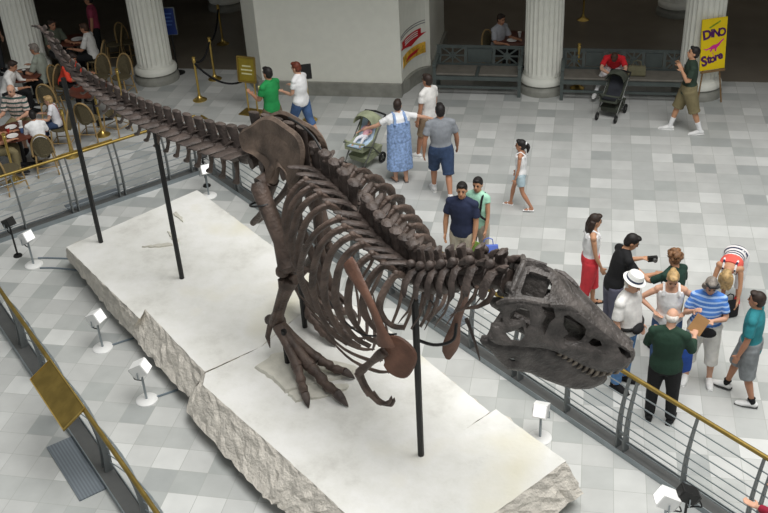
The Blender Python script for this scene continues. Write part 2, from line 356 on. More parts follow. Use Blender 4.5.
# tail
l0, l1 = 0.0, l_of(-3.05); l = l1; i = 0; rg = random.Random(3)
while l > 0.03:
    f = l / l1; L = 0.085 + 0.155 * min(1, f * 1.1); r = 0.022 + 0.105 * min(1, f * 1.7) ** .75; r *= min(1, .35 + f * 6); h = 0.03 + 0.20 * max(0, f - 0.04) ** 0.6
    X = fx(sfr(l - L / 2)); mb = MB(); centrum(mb, X, L * 0.98, r)
    if f > 0.06:
        k = 0.34 * L
        plate(mb, X, [((0, 0, r * .6), L * .46, .05 * f + .014), ((-.02, 0, r + h * .3), k, .032 * f + .010), ((-.04 * f, 0, r + h * .8), k * 1.15, .036 * f + .010), ((-.05 * f, 0, r + h), k * 1.1, .046 * f + .010), ((-.05 * f, 0, r + h + .015), k * .6, .026 * f + .005)], 1)
        for sg in (-1, 1):
            plate(mb, X, [((L * .40, sg * r * .5, r * .8), L * .13, .02), ((L * .72, sg * r * .42, r * 1.25), L * .13, .02), ((L * .95, sg * r * .3, r * 1.35), L * .06, .01)], 1)
    if f > 0.25:
        wl = 0.30 * (f - 0.15) ** 1.0
        for sg in (-1, 1):
            plate(mb, X, [((0, sg * r * .7, r * .5), L * .46, .03), ((-.02, sg * (r + wl * .45), r * .55), L * .36, .022), ((-.06, sg * (r + wl * .85), r * .5), L * .40, .018), ((-.08, sg * (r + wl * .85 + .02), r * .5), L * .26, .01)], 2)
    part(mb, 'tail_vertebra', M_boned)
    if f > 0.25 and i > 0:
        ch = (0.08 + 0.27 * f); X2 = fx(sfr(l - L)); mb = MB(); pr = [((0, 0, -r * .7), .03, .05 * f + .01), ((-.02, 0, -r - ch * .4), .024 * f + .01, .022), ((-.06, 0, -r - ch * .75), .03 * f + .012, .02), ((-.10, 0, -r - ch * .92), .062 * f + .015, .022), ((-.12, 0, -r - ch), .05 * f + .01, .016)]
        plate(mb, X2, pr, 1); part(mb, 'chevron_bone', M_bone)
    l -= L; i += 1
MB().tube([SC[0], SC[0] + (SC[0] - SC[12]).normalized() * 0.10], [0.018, 0.004])
# sacrum
ls0, ls1 = l_of(-3.05), l_of(-1.98)
mb = MB(); mb.tube([sfr(ls0 + (ls1 - ls0) * k / 8)[0] for k in range(9)], [0.11, .12, .115, .12, .115, .12, .115, .12, .11], 10)
for k in range(5):
    X = fx(sfr(ls0 + (ls1 - ls0) * (k + .5) / 5))
    plate(mb, X, [((0, 0, .08), .09, .04), ((0, 0, .3), .09, .035), ((0, 0, .50), .11, .03), ((0, 0, .56), .10, .04)], 1)
    for sg in (-1, 1): plate(mb, X, [((0, sg * .05, .0), .05, .06), ((0, sg * .2, -.02), .05, .08)], 2)
part(mb, 'sacrum', M_boned)
# back and neck
dorsal = []; l = l_of(-1.95); nd = 12; Ld = (l_of(0.1) - l) / nd
for i in range(nd):
    f = i / (nd - 1); fr = sfr(l + Ld * (i + .5)); X = fx(fr); dorsal.append(fr); mb = MB(); centrum(mb, X, Ld * .92, .10); h = 0.43 - .06 * f
    mb.box(X(0, 0, .12), (.12, .12, .12))
    lean = -0.04 + 0.05 * f
    plate(mb, X, [((0, 0, .1), .075, .045), ((lean * .4, 0, .22), .078, .036), ((lean, 0, h - .10), .075, .036), ((lean, 0, h - .04), .082, .06), ((lean, 0, h + .02), .08, .068), ((lean, 0, h + .05), .04, .035)], 1)
    for _ in range(5): mb.ell(X(lean + rg.uniform(-.06, .06), rg.uniform(-.045, .045), h + rg.uniform(-.06, .03)), rg.uniform(.022, .04), None, 6, 5)
    for sg in (-1, 1):
        plate(mb, X, [((.0, sg * .05, .16), .065, .045), ((-.03, sg * .14, .205), .046, .026), ((-.075, sg * .23, .225), .046, .020), ((-.11, sg * .29, .225), .036, .016), ((-.125, sg * .315, .225), .014, .01)], 2)
        plate(mb, X, [((Ld * .35, sg * .05, .17), .05, .03), ((Ld * .7, sg * .06, .20), .04, .02)], 1)
    part(mb, 'back_vertebra', M_boned)
l = l_of(0.1); nc = 7; Lc = (LT - .04 - l) / nc
for i in range(nc):
    f = i / (nc - 1); X = fx(sfr(l + Lc * (i + .5))); mb = MB(); r = .115; centrum(mb, X, Lc * .92, r); h = .32 - .05 * f
    mb.box(X(0, 0, .13), (.13, .15, .12))
    plate(mb, X, [((0, 0, .1), .07, .06), ((0, 0, .22), .05, .035), ((.02, 0, h), .05, .03 + .02 * f), ((.04, 0, h + .04), .035, .05 + .03 * f), ((.05, 0, h + .06), .015, .03)], 1)
    for sg in (-1, 1):
        plate(mb, X, [((0, sg * .06, .14), .06, .04), ((.0, sg * .16, .14), .05, .035), ((-.02, sg * .24, .06), .05, .025), ((-.03, sg * .27, -.02), .045, .02), ((-.03, sg * .28, -.06), .02, .012)], 0 if False else 2)
        plate(mb, X, [((Lc * .3, sg * .09, .17), .055, .03), ((Lc * .62, sg * .10, .22), .05, .03), ((Lc * .8, sg * .1, .24), .02, .015)], 1)
        mb.ell(X(-.03, sg * .11, .22), (.05, .04, .05), None, 8, 6)
    part(mb, 'neck_vertebra', M_boned)
    for sg in (-1, 1):
        Lr = .30 - .12 * f
        mb = MB(); mb.tube([X(.02, sg * .16, -.02), X(-.02, sg * .2, -.12), X(-.12, sg * .22, -.12 - Lr * .45), X(-.27, sg * .22, -.12 - Lr * .8), X(-.38, sg * .21, -.14 - Lr)], [(.045, .02), (.04, .016), (.022, .012), (.012, .009), .004], 7)
        part(mb, 'neck_rib', M_bone)
# ribs
for i, fr in enumerate(dorsal):
    if i == 0: continue
    f = i / (nd - 1); X = fx(fr)
    W = np.interp(f, [0, .2, .5, .8, 1], [.40, .54, .60, .52, .40]); D = np.interp(f, [0, .12, .3, .55, .8, 1], [.40, .8, 1.15, 1.30, .85, .42])
    sw = np.interp(f, [0, .5, .8, 1], [-.12, .10, .02, -.05])
    for sg in (-1, 1):
        ar = np.interp(f, [0, .25, .75, 1], [.04, .12, .12, .0])
        P = spline([(0, sg * .12, .05), (-.03, sg * W * .56, .10 + ar), (-.06, sg * W * .95, -.06 + ar), (-.09, sg * W * 1.07, -.12 - D * .26), (-.06 + sw * .3, sg * W * .98, -.1 - D * .6), (sw, sg * W * .78, -.1 - D * .85), (sw * 1.8 + .04, sg * W * .5, -.1 - D)], 22)
        mb = MB(); mb.tube([X(*p) for p in P], [(.022 + .030 * math.sin(math.pi * min(1, k / 15)) ** .6 * (1 if k < 15 else 0) + (.006 if k >= 15 else 0), .030 - .0008 * k if k < 16 else .017 - .0016 * (k - 16)) for k in range(22)], 8, up=tuple(fr[1]))
        mb.ell(X(-.03, sg * W * .54, .12 + ar), (.04, .035, .04), None, 8, 6)
        part(mb, 'rib', M_bone)
# belly ribs
def Bp(l): return [B(*p) for p in l]
for k in range(5):
    s = -1.45 + .17 * k; z = 1.62 - .05 * k; n = .28 - .04 * k
    for sg in (-1, 1):
        mb = MB(); mb.tube(Bp(spline([(s - .35, n + sg * .42, z + .42), (s - .12, n + sg * .3, z + .14), (s + .1, n + sg * .12, z - .02), (s + .2, n - sg * .02, z - .06)], 12)), [.008, .01, .012, .014, .016, .018, .02, .022, .02, .018, .014, .006], 7); part(mb, 'belly_rib', M_bone)
# pelvis
IL = [(-3.18, 0.3, 3.43), (-3.13, 0.32, 3.53), (-2.96, 0.34, 3.64), (-2.75, 0.36, 3.79), (-2.54, 0.36, 3.86), (-2.28, 0.35, 3.83), (-2.04, 0.33, 3.78), (-1.94, 0.3, 3.64), (-1.95, 0.26, 3.46), (-2.02, 0.22, 3.28), (-2.15, 0.22, 3.15), (-2.2, 0.25, 3.27), (-2.34, 0.26, 3.33), (-2.4, 0.24, 3.25), (-2.45, 0.22, 3.08), (-2.58, 0.22, 3.08), (-2.64, 0.25, 3.24), (-2.86, 0.27, 3.31), (-3.1, 0.28, 3.31)]
IL2 = [tuple(p[:3]) for p in spline(IL + [IL[0]], 76)][:-1]
def blade(side):
    mid = .45; o2 = [(s, (n if side < 0 else 2 * mid - n), z) for s, n, z in IL2]; N = len(o2)
    c = np.mean(np.array(o2), 0); mb = MB(); vs = []; fs = []; lv = [1.0, .93, .7, .4]; dep = [.0, .030, .012, -.02]
    for sd in (1, -1):
        b = len(vs)
        for k, u in enumerate(lv):
            for s, n, z in o2: vs.append(B(c[0] + (s - c[0]) * u, c[1] + (n - c[1]) * u + sd * (dep[k] + .006), c[2] + .0 + (z - c[2]) * u))
        for k in range(3):
            for j in range(N): q = (j + 1) % N; fs.append([b + k * N + j, b + k * N + q, b + (k + 1) * N + q, b + (k + 1) * N + j])
        fs.append([b + 3 * N + j for j in range(N)])
    h = 4 * N
    for j in range(N): q = (j + 1) % N; fs.append([j, q, h + q, h + j])
    mb.add(vs, fs); return mb
for sd in (-1, 1):
    mb = blade(sd); nn_ = .45 + sd * .2
    mb.tube(Bp([(-2.1, nn_ - sd * .04, 3.30), (-2.12, nn_, 3.2), (-2.18, nn_, 3.0), (-2.2, nn_ - sd * .02, 2.82)]), [(.04, .04), (.08, .07), (.09, .08), (.08, .07)], 10)
    mb.tube(Bp([(-2.5, nn_ - sd * .04, 3.30), (-2.54, nn_, 3.2), (-2.6, nn_, 3.05)]), [(.04, .04), (.08, .06), (.08, .07)], 10)
    part(mb, 'hip_blade', M_ilium, 'broad tan hip blade')
for sg in (-1, 1):
    mb = MB(); mb.tube(Bp(spline([(-2.12, .45 + sg * .2, 3.15), (-2.2, .45 + sg * .16, 2.7), (-2.12, .45 + sg * .08, 2.25), (-2.02, .45 + sg * .05, 1.9), (-1.93, .45 + sg * .05, 1.66)], 12)), [.09, .08, .07, .06, .055, .05, .05, .05, .05, .055, .06, .05], 9); mb.tube(Bp([(-2.18, .45 + sg * .04, 1.78), (-1.95, .45 + sg * .04, 1.66), (-1.68, .45 + sg * .04, 1.62)]), [(.05, .05), (.06, .09), (.03, .04)], 9); part(mb, 'pubis', M_bone)
    mb = MB(); mb.tube(Bp(spline([(-2.55, .45 + sg * .2, 3.08), (-2.75, .45 + sg * .14, 2.75), (-3.05, .45 + sg * .06, 2.4), (-3.3, .45 + sg * .04, 2.15)], 10)), [.085, .07, .055, .045, .04, .04, .04, .04, .045, .04], 9); part(mb, 'ischium', M_bone)
# legs
def leg(pts, sg):
    hip, knee, ank = [V(p) for p in pts]; 
    d = (knee - hip)
    P = [hip + V((0, -sg * .0, .0)), hip + d * .06, hip + d * .18 + V((.0, 0, 0)), hip + d * .4 + V((.03, 0, 0)), hip + d * .65 + V((.05, 0, 0)), hip + d * .85, knee + V((-.02, 0, .05)), knee]
    mb = MB(); mb.tube(Bp(P), [.075, .11, .105, .10, .095, .105, .125, .095], 12)
    mb.tube(Bp([tuple(hip + V((.02, 0, -.03))), tuple(hip + V((.02, sg * -.2, .02)))]), [.09, .085], 10)
    mb.ell(B(*(knee + V((-.06, sg * .06, .0)))), .085, None, 10, 8); mb.ell(B(*(knee + V((-.06, -sg * .06, .0)))), .085, None, 10, 8)
    part(mb, 'thigh_bone', M_bone)
    a = knee + V((-.02, 0, -.12)); dd = ank - a; mb = MB()
    mb.tube(Bp([tuple(a), tuple(a + dd * .08), tuple(a + dd * .25), tuple(a + dd * .5), tuple(a + dd * .8), tuple(a + dd * .93), tuple(ank)]), [.09, (.13, .11), (.09, .085), .07, .075, (.11, .08), (.10, .07)], 11)
    mb.tube(Bp([tuple(a + V((.12, 0, -.02))), tuple(a + V((.10, 0, .07))), tuple(a + V((.04, 0, .03)))]), [.03, .045, .04], 8)
    part(mb, 'shin_bone', M_bone)
    q = V((.0, sg * .09, .0)); mb = MB(); mb.tube(Bp([tuple(a + q + V((-.04, 0, .02))), tuple(a + q + V((-.03, 0, -.1))), tuple(a + q + dd * .5), tuple(ank + q * .8 + V((0, 0, -.02)))]), [.045, .05, .026, .03], 8); part(mb, 'calf_bone', M_bone)
    mb = MB(); mb.ell(B(*(ank + V((-.03, .03, -.03)))), (.13, .11, .085), None, 10, 8); mb.ell(B(*(ank + V((-.13, 0, -.04)))), (.07, .07, .07), None, 8, 6); part(mb, 'ankle_bone', M_boned)
def foot(ank, toes, dewy):
    for base, mid, tip, rr in toes:
        b0 = V(ank) + (V(base) - V(ank)) * .12; mb = MB()
        mb.tube(Bp(spline([tuple(b0), tuple(b0.lerp(V(base), .3)), tuple(b0.lerp(V(base), .8)), base], 8)), [.075 * rr, .07 * rr, .06 * rr, .055 * rr, .055 * rr, .06 * rr, .075 * rr, .07 * rr], 9); part(mb, 'foot_bone', M_bone)
        P = spline([base, tuple(V(base).lerp(V(mid), .6) + V((0, 0, .02))), mid, tuple(V(mid).lerp(V(tip), .5) + V((0, 0, .035))), tip], 17)
        rd = [.062, .068, .058, .05, .055, .066, .06, .048, .05, .062, .055, .045, .055, .052, .042, .026, .006]
        mb = MB(); mb.tube(Bp(P[:13]), [x * rr for x in rd[:13]], 9); o = part(mb, 'toe', M_bone)
        mb = MB(); mb.tube(Bp(P[12:]), [x * rr for x in rd[12:]], 9); part(mb, 'claw', M_boned, parent=o)
    mb = MB(); a = V(ank); mb.tube(Bp([tuple(a + V((-.04, dewy * .06, -.04))), tuple(a + V((-.05, dewy * .12, -.2))), tuple(a + V((.0, dewy * .14, -.34)))]), [.04, .034, .006], 8); part(mb, 'dew_claw', M_bone)
RANK = (-2.56, .05, 1.16)
leg([(-2.66, 0.12, 3.08), (-2.12, 0.03, 2.11), RANK], -1)
foot(RANK, [((-1.97, -.13, .84), (-1.78, -.23, .72), (-1.50, -.38, .62), 1.0), ((-1.87, 0, .82), (-1.57, -.02, .71), (-1.16, -.045, .625), 1.15), ((-1.9, .16, .82), (-1.74, .25, .72), (-1.49, .37, .625), 1.0)], -1)
LANK = (-3.15, .86, 1.16)
leg([(-2.66, .78, 3.08), (-2.42, .86, 2.05), LANK], 1)
foot(LANK, [((-2.68, .70, .82), (-2.45, .68, .71), (-2.16, .66, .625), 1.0), ((-2.62, .9, .82), (-2.4, .9, .71), (-2.12, .89, .625), 1.15), ((-2.72, 1.08, .82), (-2.6, 1.18, .71), (-2.42, 1.3, .625), 1.0)], 1)
# shoulder girdle and arms
def girdle(sc_, co, name):
    P = spline(sc_, 14); mb = MB(); mb.tube(Bp(P), [(.03 + .0 * k, np.interp(k, [0, 2, 6, 10, 13], [.12, .105, .062, .06, .10])) for k in range(14)], 10, up=tuple(BN)); part(mb, 'shoulder_blade', M_boner, 'reddish brown shoulder blade')
sca = [(-0.6, -0.33, 3.04), (-0.37, -0.4, 2.93), (-0.2, -0.43, 2.78), (-0.08, -0.43, 2.56), (-0.01, -0.42, 2.32)]
def blade2(pts, cwid, nrm, name, m, label, thk=.022):
    """flat bone along pts with half widths, flat side facing nrm"""
    mb = MB(); nn = V(nrm); n = len(pts); Q = [V(p) for p in pts]; R = []
    for i in range(n):
        t = (Q[min(i + 1, n - 1)] - Q[max(i - 1, 0)]).normalized(); a = nn.cross(t).normalized(); b = t.cross(a)
        R.append([Q[i] + a * (cwid[i] * math.cos(x)) + b * (thk * math.sin(x)) for x in [2 * math.pi * k / 10 for k in range(10)]])
    mb.rings(R); return part(mb, name, m, label)
vd = (CAM - B(0, 0, 2.6)).normalized(); nR = (BN * -0.8 + vd * 0.5).normalized()
blade2([p + vd * (.16 - .008 * i_) for i_, p in enumerate(Bp(spline(sca, 15)))], [.08, .092, .085, .074, .066, .058, .052, .048, .046, .045, .047, .054, .07, .095, .105], nR, 'shoulder_blade', M_boner, 'reddish brown shoulder blade', .03)
def coracoid(c, rx, rz, nrm, name):
    nn = V(nrm).normalized(); a = V((0, 0, 1)).cross(nn).normalized(); u = nn.cross(a); mb = MB()
    out = [(math.cos(t) * rx * (1 + .08 * math.sin(3 * t) - (.16 if 2.9 < t < 3.7 else 0)), math.sin(t) * rz * (1 + .05 * math.cos(2 * t + 1))) for t in [2 * math.pi * k / 28 for k in range(28)]]
    R = []
    for s, d in ((.0, .028), (.7, .026), (.94, .022), (1, 0), (.94, -.022), (.7, -.026), (0.0, -.028)):
        R.append([V(c) + a * (x * max(s, .02)) + u * (z * max(s, .02)) + nn * d for x, z in out])
    mb.rings(R); return part(mb, name, M_boner, 'reddish brown rounded shoulder plate')
coracoid(B(.09, -.36, 2.2), .215, .235, nR, 'coracoid')
lsc = [(0.34, 0.42, 2.75), (0.26, 0.42, 2.5), (0.19, 0.41, 2.25), (0.14, 0.39, 2.0), (0.11, 0.36, 1.78)]
blade2(Bp(spline(lsc, 10)), [.04, .05, .055, .05, .05, .06, .085, .10, .085, .03], (BU * .5 + vd * .8).normalized(), 'shoulder_blade', M_boner, 'reddish brown shoulder blade', .03)
mb = MB(); mb.tube(Bp(spline([(-0.03, -0.43, 2.25), (-0.14, -0.455, 2.12), (-0.24, -0.47, 2.0), (-0.38, -0.5, 1.83)], 9)), [.055, .06, .055, .045, .04, .04, .04, .05, .045], 9); part(mb, 'upper_arm_bone', M_bone)
for q in (-.022, .022):
    mb = MB(); mb.tube(Bp([(-0.38, -0.5 + q, 1.83), (-0.37, -0.48 + q, 1.73), (-.345, -.46 + q, 1.63), (-.31, -.43 + q * .7, 1.53)]), [.035, .026, .024, .03], 8); part(mb, 'forearm_bone', M_bone)
for q, e in ((0, 0), (.04, .05)):
    P = spline([(-.31, -.43 + q, 1.53), (-.22, -.40 + q, 1.45 - e * .3), (-.12, -.37 + q, 1.475 - e), (-.07, -.355 + q, 1.53 - e), (-.055, -.35 + q, 1.6 - e)], 13)
    mb = MB(); mb.tube(Bp(P), [.03, .026, .022, .026, .028, .022, .02, .026, .022, .018, .02, .012, .004], 8); part(mb, 'finger', M_bone)
mb = MB(); mb.tube(Bp(spline([(0.7, 0.0, 2.78), (0.76, -.02, 2.72), (.85, -.04, 2.58), (.93, -.06, 2.42)], 9)), [.02, .024, .02, .017, .015, .014, .013, .012, .006], 8); part(mb, 'throat_bone', M_boned)
# cables that hold the bones
def wire(pts, r=.012, n=14): mb = MB(); mb.tube([V(p) for p in spline([tuple(p) for p in pts], n)], [r] * n, 6); part(mb, 'mount_rod', M_black, 'thin black rod')
wire([B(0, -.03, 2.2), B(.12, .15, 2.08), B(.24, .3, 2.12), B(.24, .36, 2.3)], .018)
wire([B(-2.25, .36, 3.93), B(-2.05, .36, 3.9), B(-1.85, .36, 3.82), B(-1.7, .34, 3.7)], .014)
for sg in (-1, 1): wire([B(-1.25, .3 + sg * .5, 2.35), B(-.85, .22 + sg * .53, 2.25), B(-.4, .1 + sg * .48, 2.25), B(0.0, .02 + sg * .3, 2.4)], .010)
mb = MB(); mb.tube([B(-2.56 + .03 * math.cos(a), .06, 2.85) + BN * (.118 * math.cos(a)) + BU * (.118 * math.sin(a)) + V((0, 0, .03 * math.sin(a))) for a in [2 * math.pi * k / 20 for k in range(21)]], [.013] * 21, 6); part(mb, 'mount_rod', M_black, 'thin black rod')
# ---------------------------------------------------------------- skull
SO = V((-0.695, 7.629, 3.05)); SS = 1.34
def Rz(a): return Matrix.Rotation(a, 3, 'Z')
SR = Matrix.Rotation(-0.043, 3, 'Z') @ Matrix.Rotation(0.325, 3, 'Y') @ Matrix.Rotation(-0.056, 3, 'X')
def SX(x, y, z): return SO + SR @ V((x, y, z)) * SS
XS = [-.1, 0, .12, .25, .4, .6, .8, .95, 1.02]; WS = [.27, .29, .30, .28, .20, .15, .11, .075, .03]
def wf(x, z): return float(np.interp(x, XS, WS)) * (1 - .35 * max(0, z))
wt = [(-0.023, 0.279), (0.021, 0.332), (0.072, 0.363), (0.169, 0.378), (0.266, 0.392), (0.338, 0.393), (0.408, 0.388), (0.514, 0.355), (0.642, 0.301), (0.753, 0.252), (0.86, 0.205), (0.949, 0.173)]
wb = [(0.972, 0.150), (0.985, 0.077), (0.955, 0.006), (0.885, -0.031), (0.805, -0.045), (0.706, -0.03), (0.586, 0.005), (0.469, 0.034), (0.397, 0.04), (0.292, 0.045), (0.194, 0.037), (0.119, 0.012), (0.066, 0.003), (0.015, 0.015), (-0.009, 0.128), (0.061, 0.169), (0.02, 0.25)]
holes = [[(0.094, 0.248), (0.139, 0.314), (0.186, 0.298), (0.218, 0.23), (0.213, 0.188), (0.183, 0.234), (0.107, 0.215)], [(0.113, 0.106), (0.156, 0.137), (0.189, 0.18), (0.223, 0.127), (0.211, 0.083), (0.159, 0.074)],
         [(0.264, 0.350), (0.331, 0.350), (0.363, 0.292), (0.346, 0.25), (0.349, 0.169), (0.31, 0.238), (0.312, 0.287)], [(0.43, 0.313), (0.455, 0.32), (0.562, 0.277), (0.593, 0.252), (0.604, 0.206), (0.594, 0.161), (0.572, 0.146), (0.519, 0.14), (0.485, 0.156), (0.504, 0.194), (0.453, 0.238)],
         [(0.663, 0.165), (0.676, 0.195), (0.716, 0.19), (0.738, 0.163), (0.713, 0.146), (0.685, 0.146)], [(0.865, 0.178), (0.894, 0.192), (0.935, 0.165), (0.958, 0.13), (0.943, 0.119), (0.898, 0.141)]]
def grow(h, f): c = sum((V(p) for p in h), V((0, 0))) / len(h); return [tuple(c + (V(p) - c) * f) for p in h]
holes = [grow(h, f) for h, f in zip(holes, (1.22, 1.2, 1.22, 1.08, 1.3, 1.3))]
def inside(p, poly):
    x, y = p; r = False; n = len(poly)
    for i in range(n):
        (x0, y0), (x1, y1) = poly[i], poly[(i + 1) % n]
        if (y0 > y) != (y1 > y) and x < (x1 - x0) * (y - y0) / (y1 - y0) + x0: r = not r
    return r
def dense(poly, d=.02):
    o = []
    for i in range(len(poly)):
        a, b = V(poly[i]), V(poly[(i + 1) % len(poly)]); k = max(1, int((b - a).length / d))
        o += [a.lerp(b, j / k) for j in range(k)]
    return o
def edge_d(p, loops): return min((V(p) - q).length for lp in loops for q in lp)
def wall(outer, hl, yf, step=.022):
    lo = [dense(outer)] + [dense(h, .015) for h in hl]; vs = []; ed = []
    for L in lo: b = len(vs); vs += L; ed += [(b + i, b + (i + 1) % len(L)) for i in range(len(L))]
    x0 = min(p.x for p in vs); x1 = max(p.x for p in vs); z0 = min(p.y for p in vs); z1 = max(p.y for p in vs)
    x = x0
    while x < x1:
        z = z0
        while z < z1:
            p = (x + rnd.uniform(-.004, .004), z + rnd.uniform(-.004, .004))
            if inside(p, outer) and not any(inside(p, h) for h in hl) and edge_d(p, lo) > .012: vs.append(V(p))
            z += step
        x += step
    r = delaunay_2d_cdt(vs, ed, [], 0, 1e-6); P = [(p.x, p.y) for p in r[0]]; F = []
    for f in r[2]:
        c = (sum(P[i][0] for i in f) / 3, sum(P[i][1] for i in f) / 3)
        if inside(c, outer) and not any(inside(c, h) for h in hl): F.append(list(f))
    D = [min(1, edge_d(p, lo) / .05) for p in P]
    return P, F, D
P, F, D = wall(wt + wb, holes, None)
mb = MB()
for sg in (1, -1):
    # rounded bars: thicker away from every edge
    n = len(P); vs = []
    for sd in (1, -1):
        for (x, z), d in zip(P, D):
            bul = .018 * math.sin(d * math.pi / 2) + .006 + d * (.006 * math.sin(40 * x + 9 * z) + .006 * math.sin(23 * z - 31 * x) * math.cos(17 * x) + (.010 * math.exp(-((z - .06 - .05 * x) / .03) ** 2) if x > .4 else 0))
            vs.append(SX(x, sg * (wf(x, z) + sd * bul), z))
    fs = [list(f) for f in F] + [[i + n for i in f][::-1] for f in F]
    cnt = {}
    for f in F:
        for a, b in zip(f, f[1:] + f[:1]): cnt[(a, b)] = 1
    for (a, b) in cnt:
        if (b, a) not in cnt: fs.append([a, b, b + n, a + n][::-1])
    mb.add(vs, fs)
# roof
XT = [p[0] for p in wt]; ZTp = [p[1] for p in wt]; XM = [.02, .057, .124, .19, .28, .353, .46, .582, .687, .808, .927, .976]; ZM = [.44, .484, .529, .535, .489, .44, .395, .351, .303, .238, .185, .150]
nx, ny = 90, 40; vs = []; keep = []
for i in range(nx + 1):
    x = .03 + (.968 - .03) * i / nx; zl = float(np.interp(x, XT, ZTp)); zm = float(np.interp(x, XM, ZM)); pw = float(np.interp(x, [.05, .2, .3, .4, 1], [.55, .6, 1.4, 2.2, 2.2]))
    for j in range(ny + 1):
        u = -1 + 2 * j / ny; z = zl + (zm - zl) * (1 - abs(u) ** pw) + .008 * math.sin(25 * x + 8 * u) * (1 - abs(u)); vs.append((x, u * wf(x, zl), z))
M2 = (ny + 1)
V1 = [SX(*p) for p in vs]; V2 = [SX(p[0], p[1] * .92, p[2] - .022) for p in vs]; N1 = len(V1); fs = []; cnt = {}
for i in range(nx):
    for j in range(ny):
        x = .03 + .938 * (i + .5) / nx; u = -1 + 2 * (j + .5) / ny
        if abs((x - .175) / .105) ** 3 + abs((abs(u) - .53) / .33) ** 3 < 1: continue
        f = [i * M2 + j, i * M2 + j + 1, (i + 1) * M2 + j + 1, (i + 1) * M2 + j]; fs.append(f)
        for a, b in zip(f, f[1:] + f[:1]): cnt[(a, b)] = 1
fa = fs + [[k + N1 for k in f][::-1] for f in fs]
for (a, b) in cnt:
    if (b, a) not in cnt: fa.append([b, a, a + N1, b + N1])
mb.add(V1 + V2, fa)
# brow and cheek bosses, back of the skull, braincase, palate
for sg in (-1, 1):
    mb.tube([SX(.30, sg * .232, .385), SX(.36, sg * .205, .395), SX(.43, sg * .165, .385), SX(.5, sg * .145, .36)], [.018, .03, .03, .014], 8)
    mb.tube([SX(-.02, sg * .262, .28), SX(.02, sg * .27, .33), SX(.12, sg * .262, .372), SX(.24, sg * .25, .39)], [.02, .03, .026, .02], 8)
    mb.tube([SX(.03, sg * .285, .03), SX(.03, sg * .26, .12), SX(.05, sg * .22, .22)], [.045, .035, .03], 8)
    mb.tube([SX(.12, sg * .27, .30), SX(.04, sg * .20, .38), SX(.05, sg * .1, .47), SX(.06, 0, .49)], [.02, .028, .03, .03], 8)
    mb.tube([SX(.36, sg * .15, .1), SX(.25, sg * .12, .12), SX(.12, sg * .13, .15)], [.03, .05, .04], 8)
back = [(-.2, .36), (-.1, .44), (0, .485), (.1, .44), (.2, .36), (.16, .24), (.08, .18), (-.08, .18), (-.16, .24)]
mb.prism(back, lambda y, z: SX(.055, y, z), lambda y, z: SX(.10, y * .9, z))
mb.ell(SX(.04, 0, .27), .045 * SS, None, 10, 8)
for sg in (-1, 1): mb.rings([[SX(x, sg * y0, z0), SX(x, sg * y1, z1), SX(x, sg * (y1 - .03), z1 - .03), SX(x, sg * (y0 - .01), z0 - .05)] for x, y0, z0, y1, z1 in ((.06, .015, .49, .12, .22), (.12, .012, .52, .085, .2), (.2, .012, .525, .075, .2), (.27, .02, .48, .09, .25))])
mb.rings([[SX(x, r * a, zc + r2 * b) for a, b in [(math.cos(t), math.sin(t)) for t in [2 * math.pi * k / 10 for k in range(10)]]] for x, r, zc, r2 in ((.08, .07, .25, .10), (.2, .07, .25, .10), (.32, .06, .28, .08), (.5, .03, .28, .06))])
mb.rings([[SX(x, wf(x, 0) * u, .10 + .03 * (1 - u * u) + .002) for u in (-.95, -.5, 0, .5, .95)] + [SX(x, wf(x, 0) * u, .085 + .03 * (1 - u * u)) for u in (.95, .5, 0, -.5, -.95)] for x in (.34, .5, .65, .8, .93)])
mb.ell(SX(.955, 0, .085), (.055 * SS, .06 * SS, .075 * SS), SR, 14, 10)
skull = part(mb, 'skull', M_skull, 'grey skull with large eye and cheek openings')
# lower jaw
jt = [(-.03, -.01), (0.02, .012), (0.145, 0.02), (0.308, 0.032), (0.444, 0.025), (0.596, -0.012), (0.754, -0.062), (0.866, -0.091), (0.906, -0.134)]
jb = [(0.900, -0.175), (0.823, -0.235), (0.727, -0.262), (0.614, -0.257), (0.499, -0.236), (0.38, -0.203), (0.27, -0.190), (0.216, -0.192), (0.152, -0.152), (0.07, -0.095), (0.0, -.075), (-.03, -.05)]
jh = [[(.20, -.105), (.225, -.09), (.25, -.105), (.225, -.12)]]
P, F, D = wall(jt + jb, jh, None); mb = MB()
def jw(x, z): return float(np.interp(x, [-.1, 0, .12, .25, .4, .6, .75, .85, .91], [.245, .25, .255, .24, .170, .118, .082, .052, .018]))
for sg in (1, -1):
    n = len(P); vs = []
    for sd in (1, -1):
        for (x, z), d in zip(P, D): vs.append(SX(x, sg * (jw(x, z) + sd * (.022 * math.sin(d * math.pi / 2) + .008)), z))
    fs = [list(f) for f in F] + [[i + n for i in f][::-1] for f in F]; cnt = {}
    for f in F:
        for a, b in zip(f, f[1:] + f[:1]): cnt[(a, b)] = 1
    for (a, b) in cnt:
        if (b, a) not in cnt: fs.append([a, b, b + n, a + n][::-1])
    mb.add(vs, fs)
mb.rings([[SX(x, jw(x, 0) * u, z) for u in (-.9, -.4, .4, .9)] + [SX(x, jw(x, 0) * u, z - .06) for u in (.9, .4, -.4, -.9)] for x, z in ((.62, -.16), (.75, -.15), (.84, -.14), (.89, -.135))])
jawo = part(mb, 'lower_jaw', M_skull, 'dark grey lower jaw hanging slightly open')
xb = [p[0] for p in wb][::-1]; zb_ = [p[1] for p in wb][::-1]
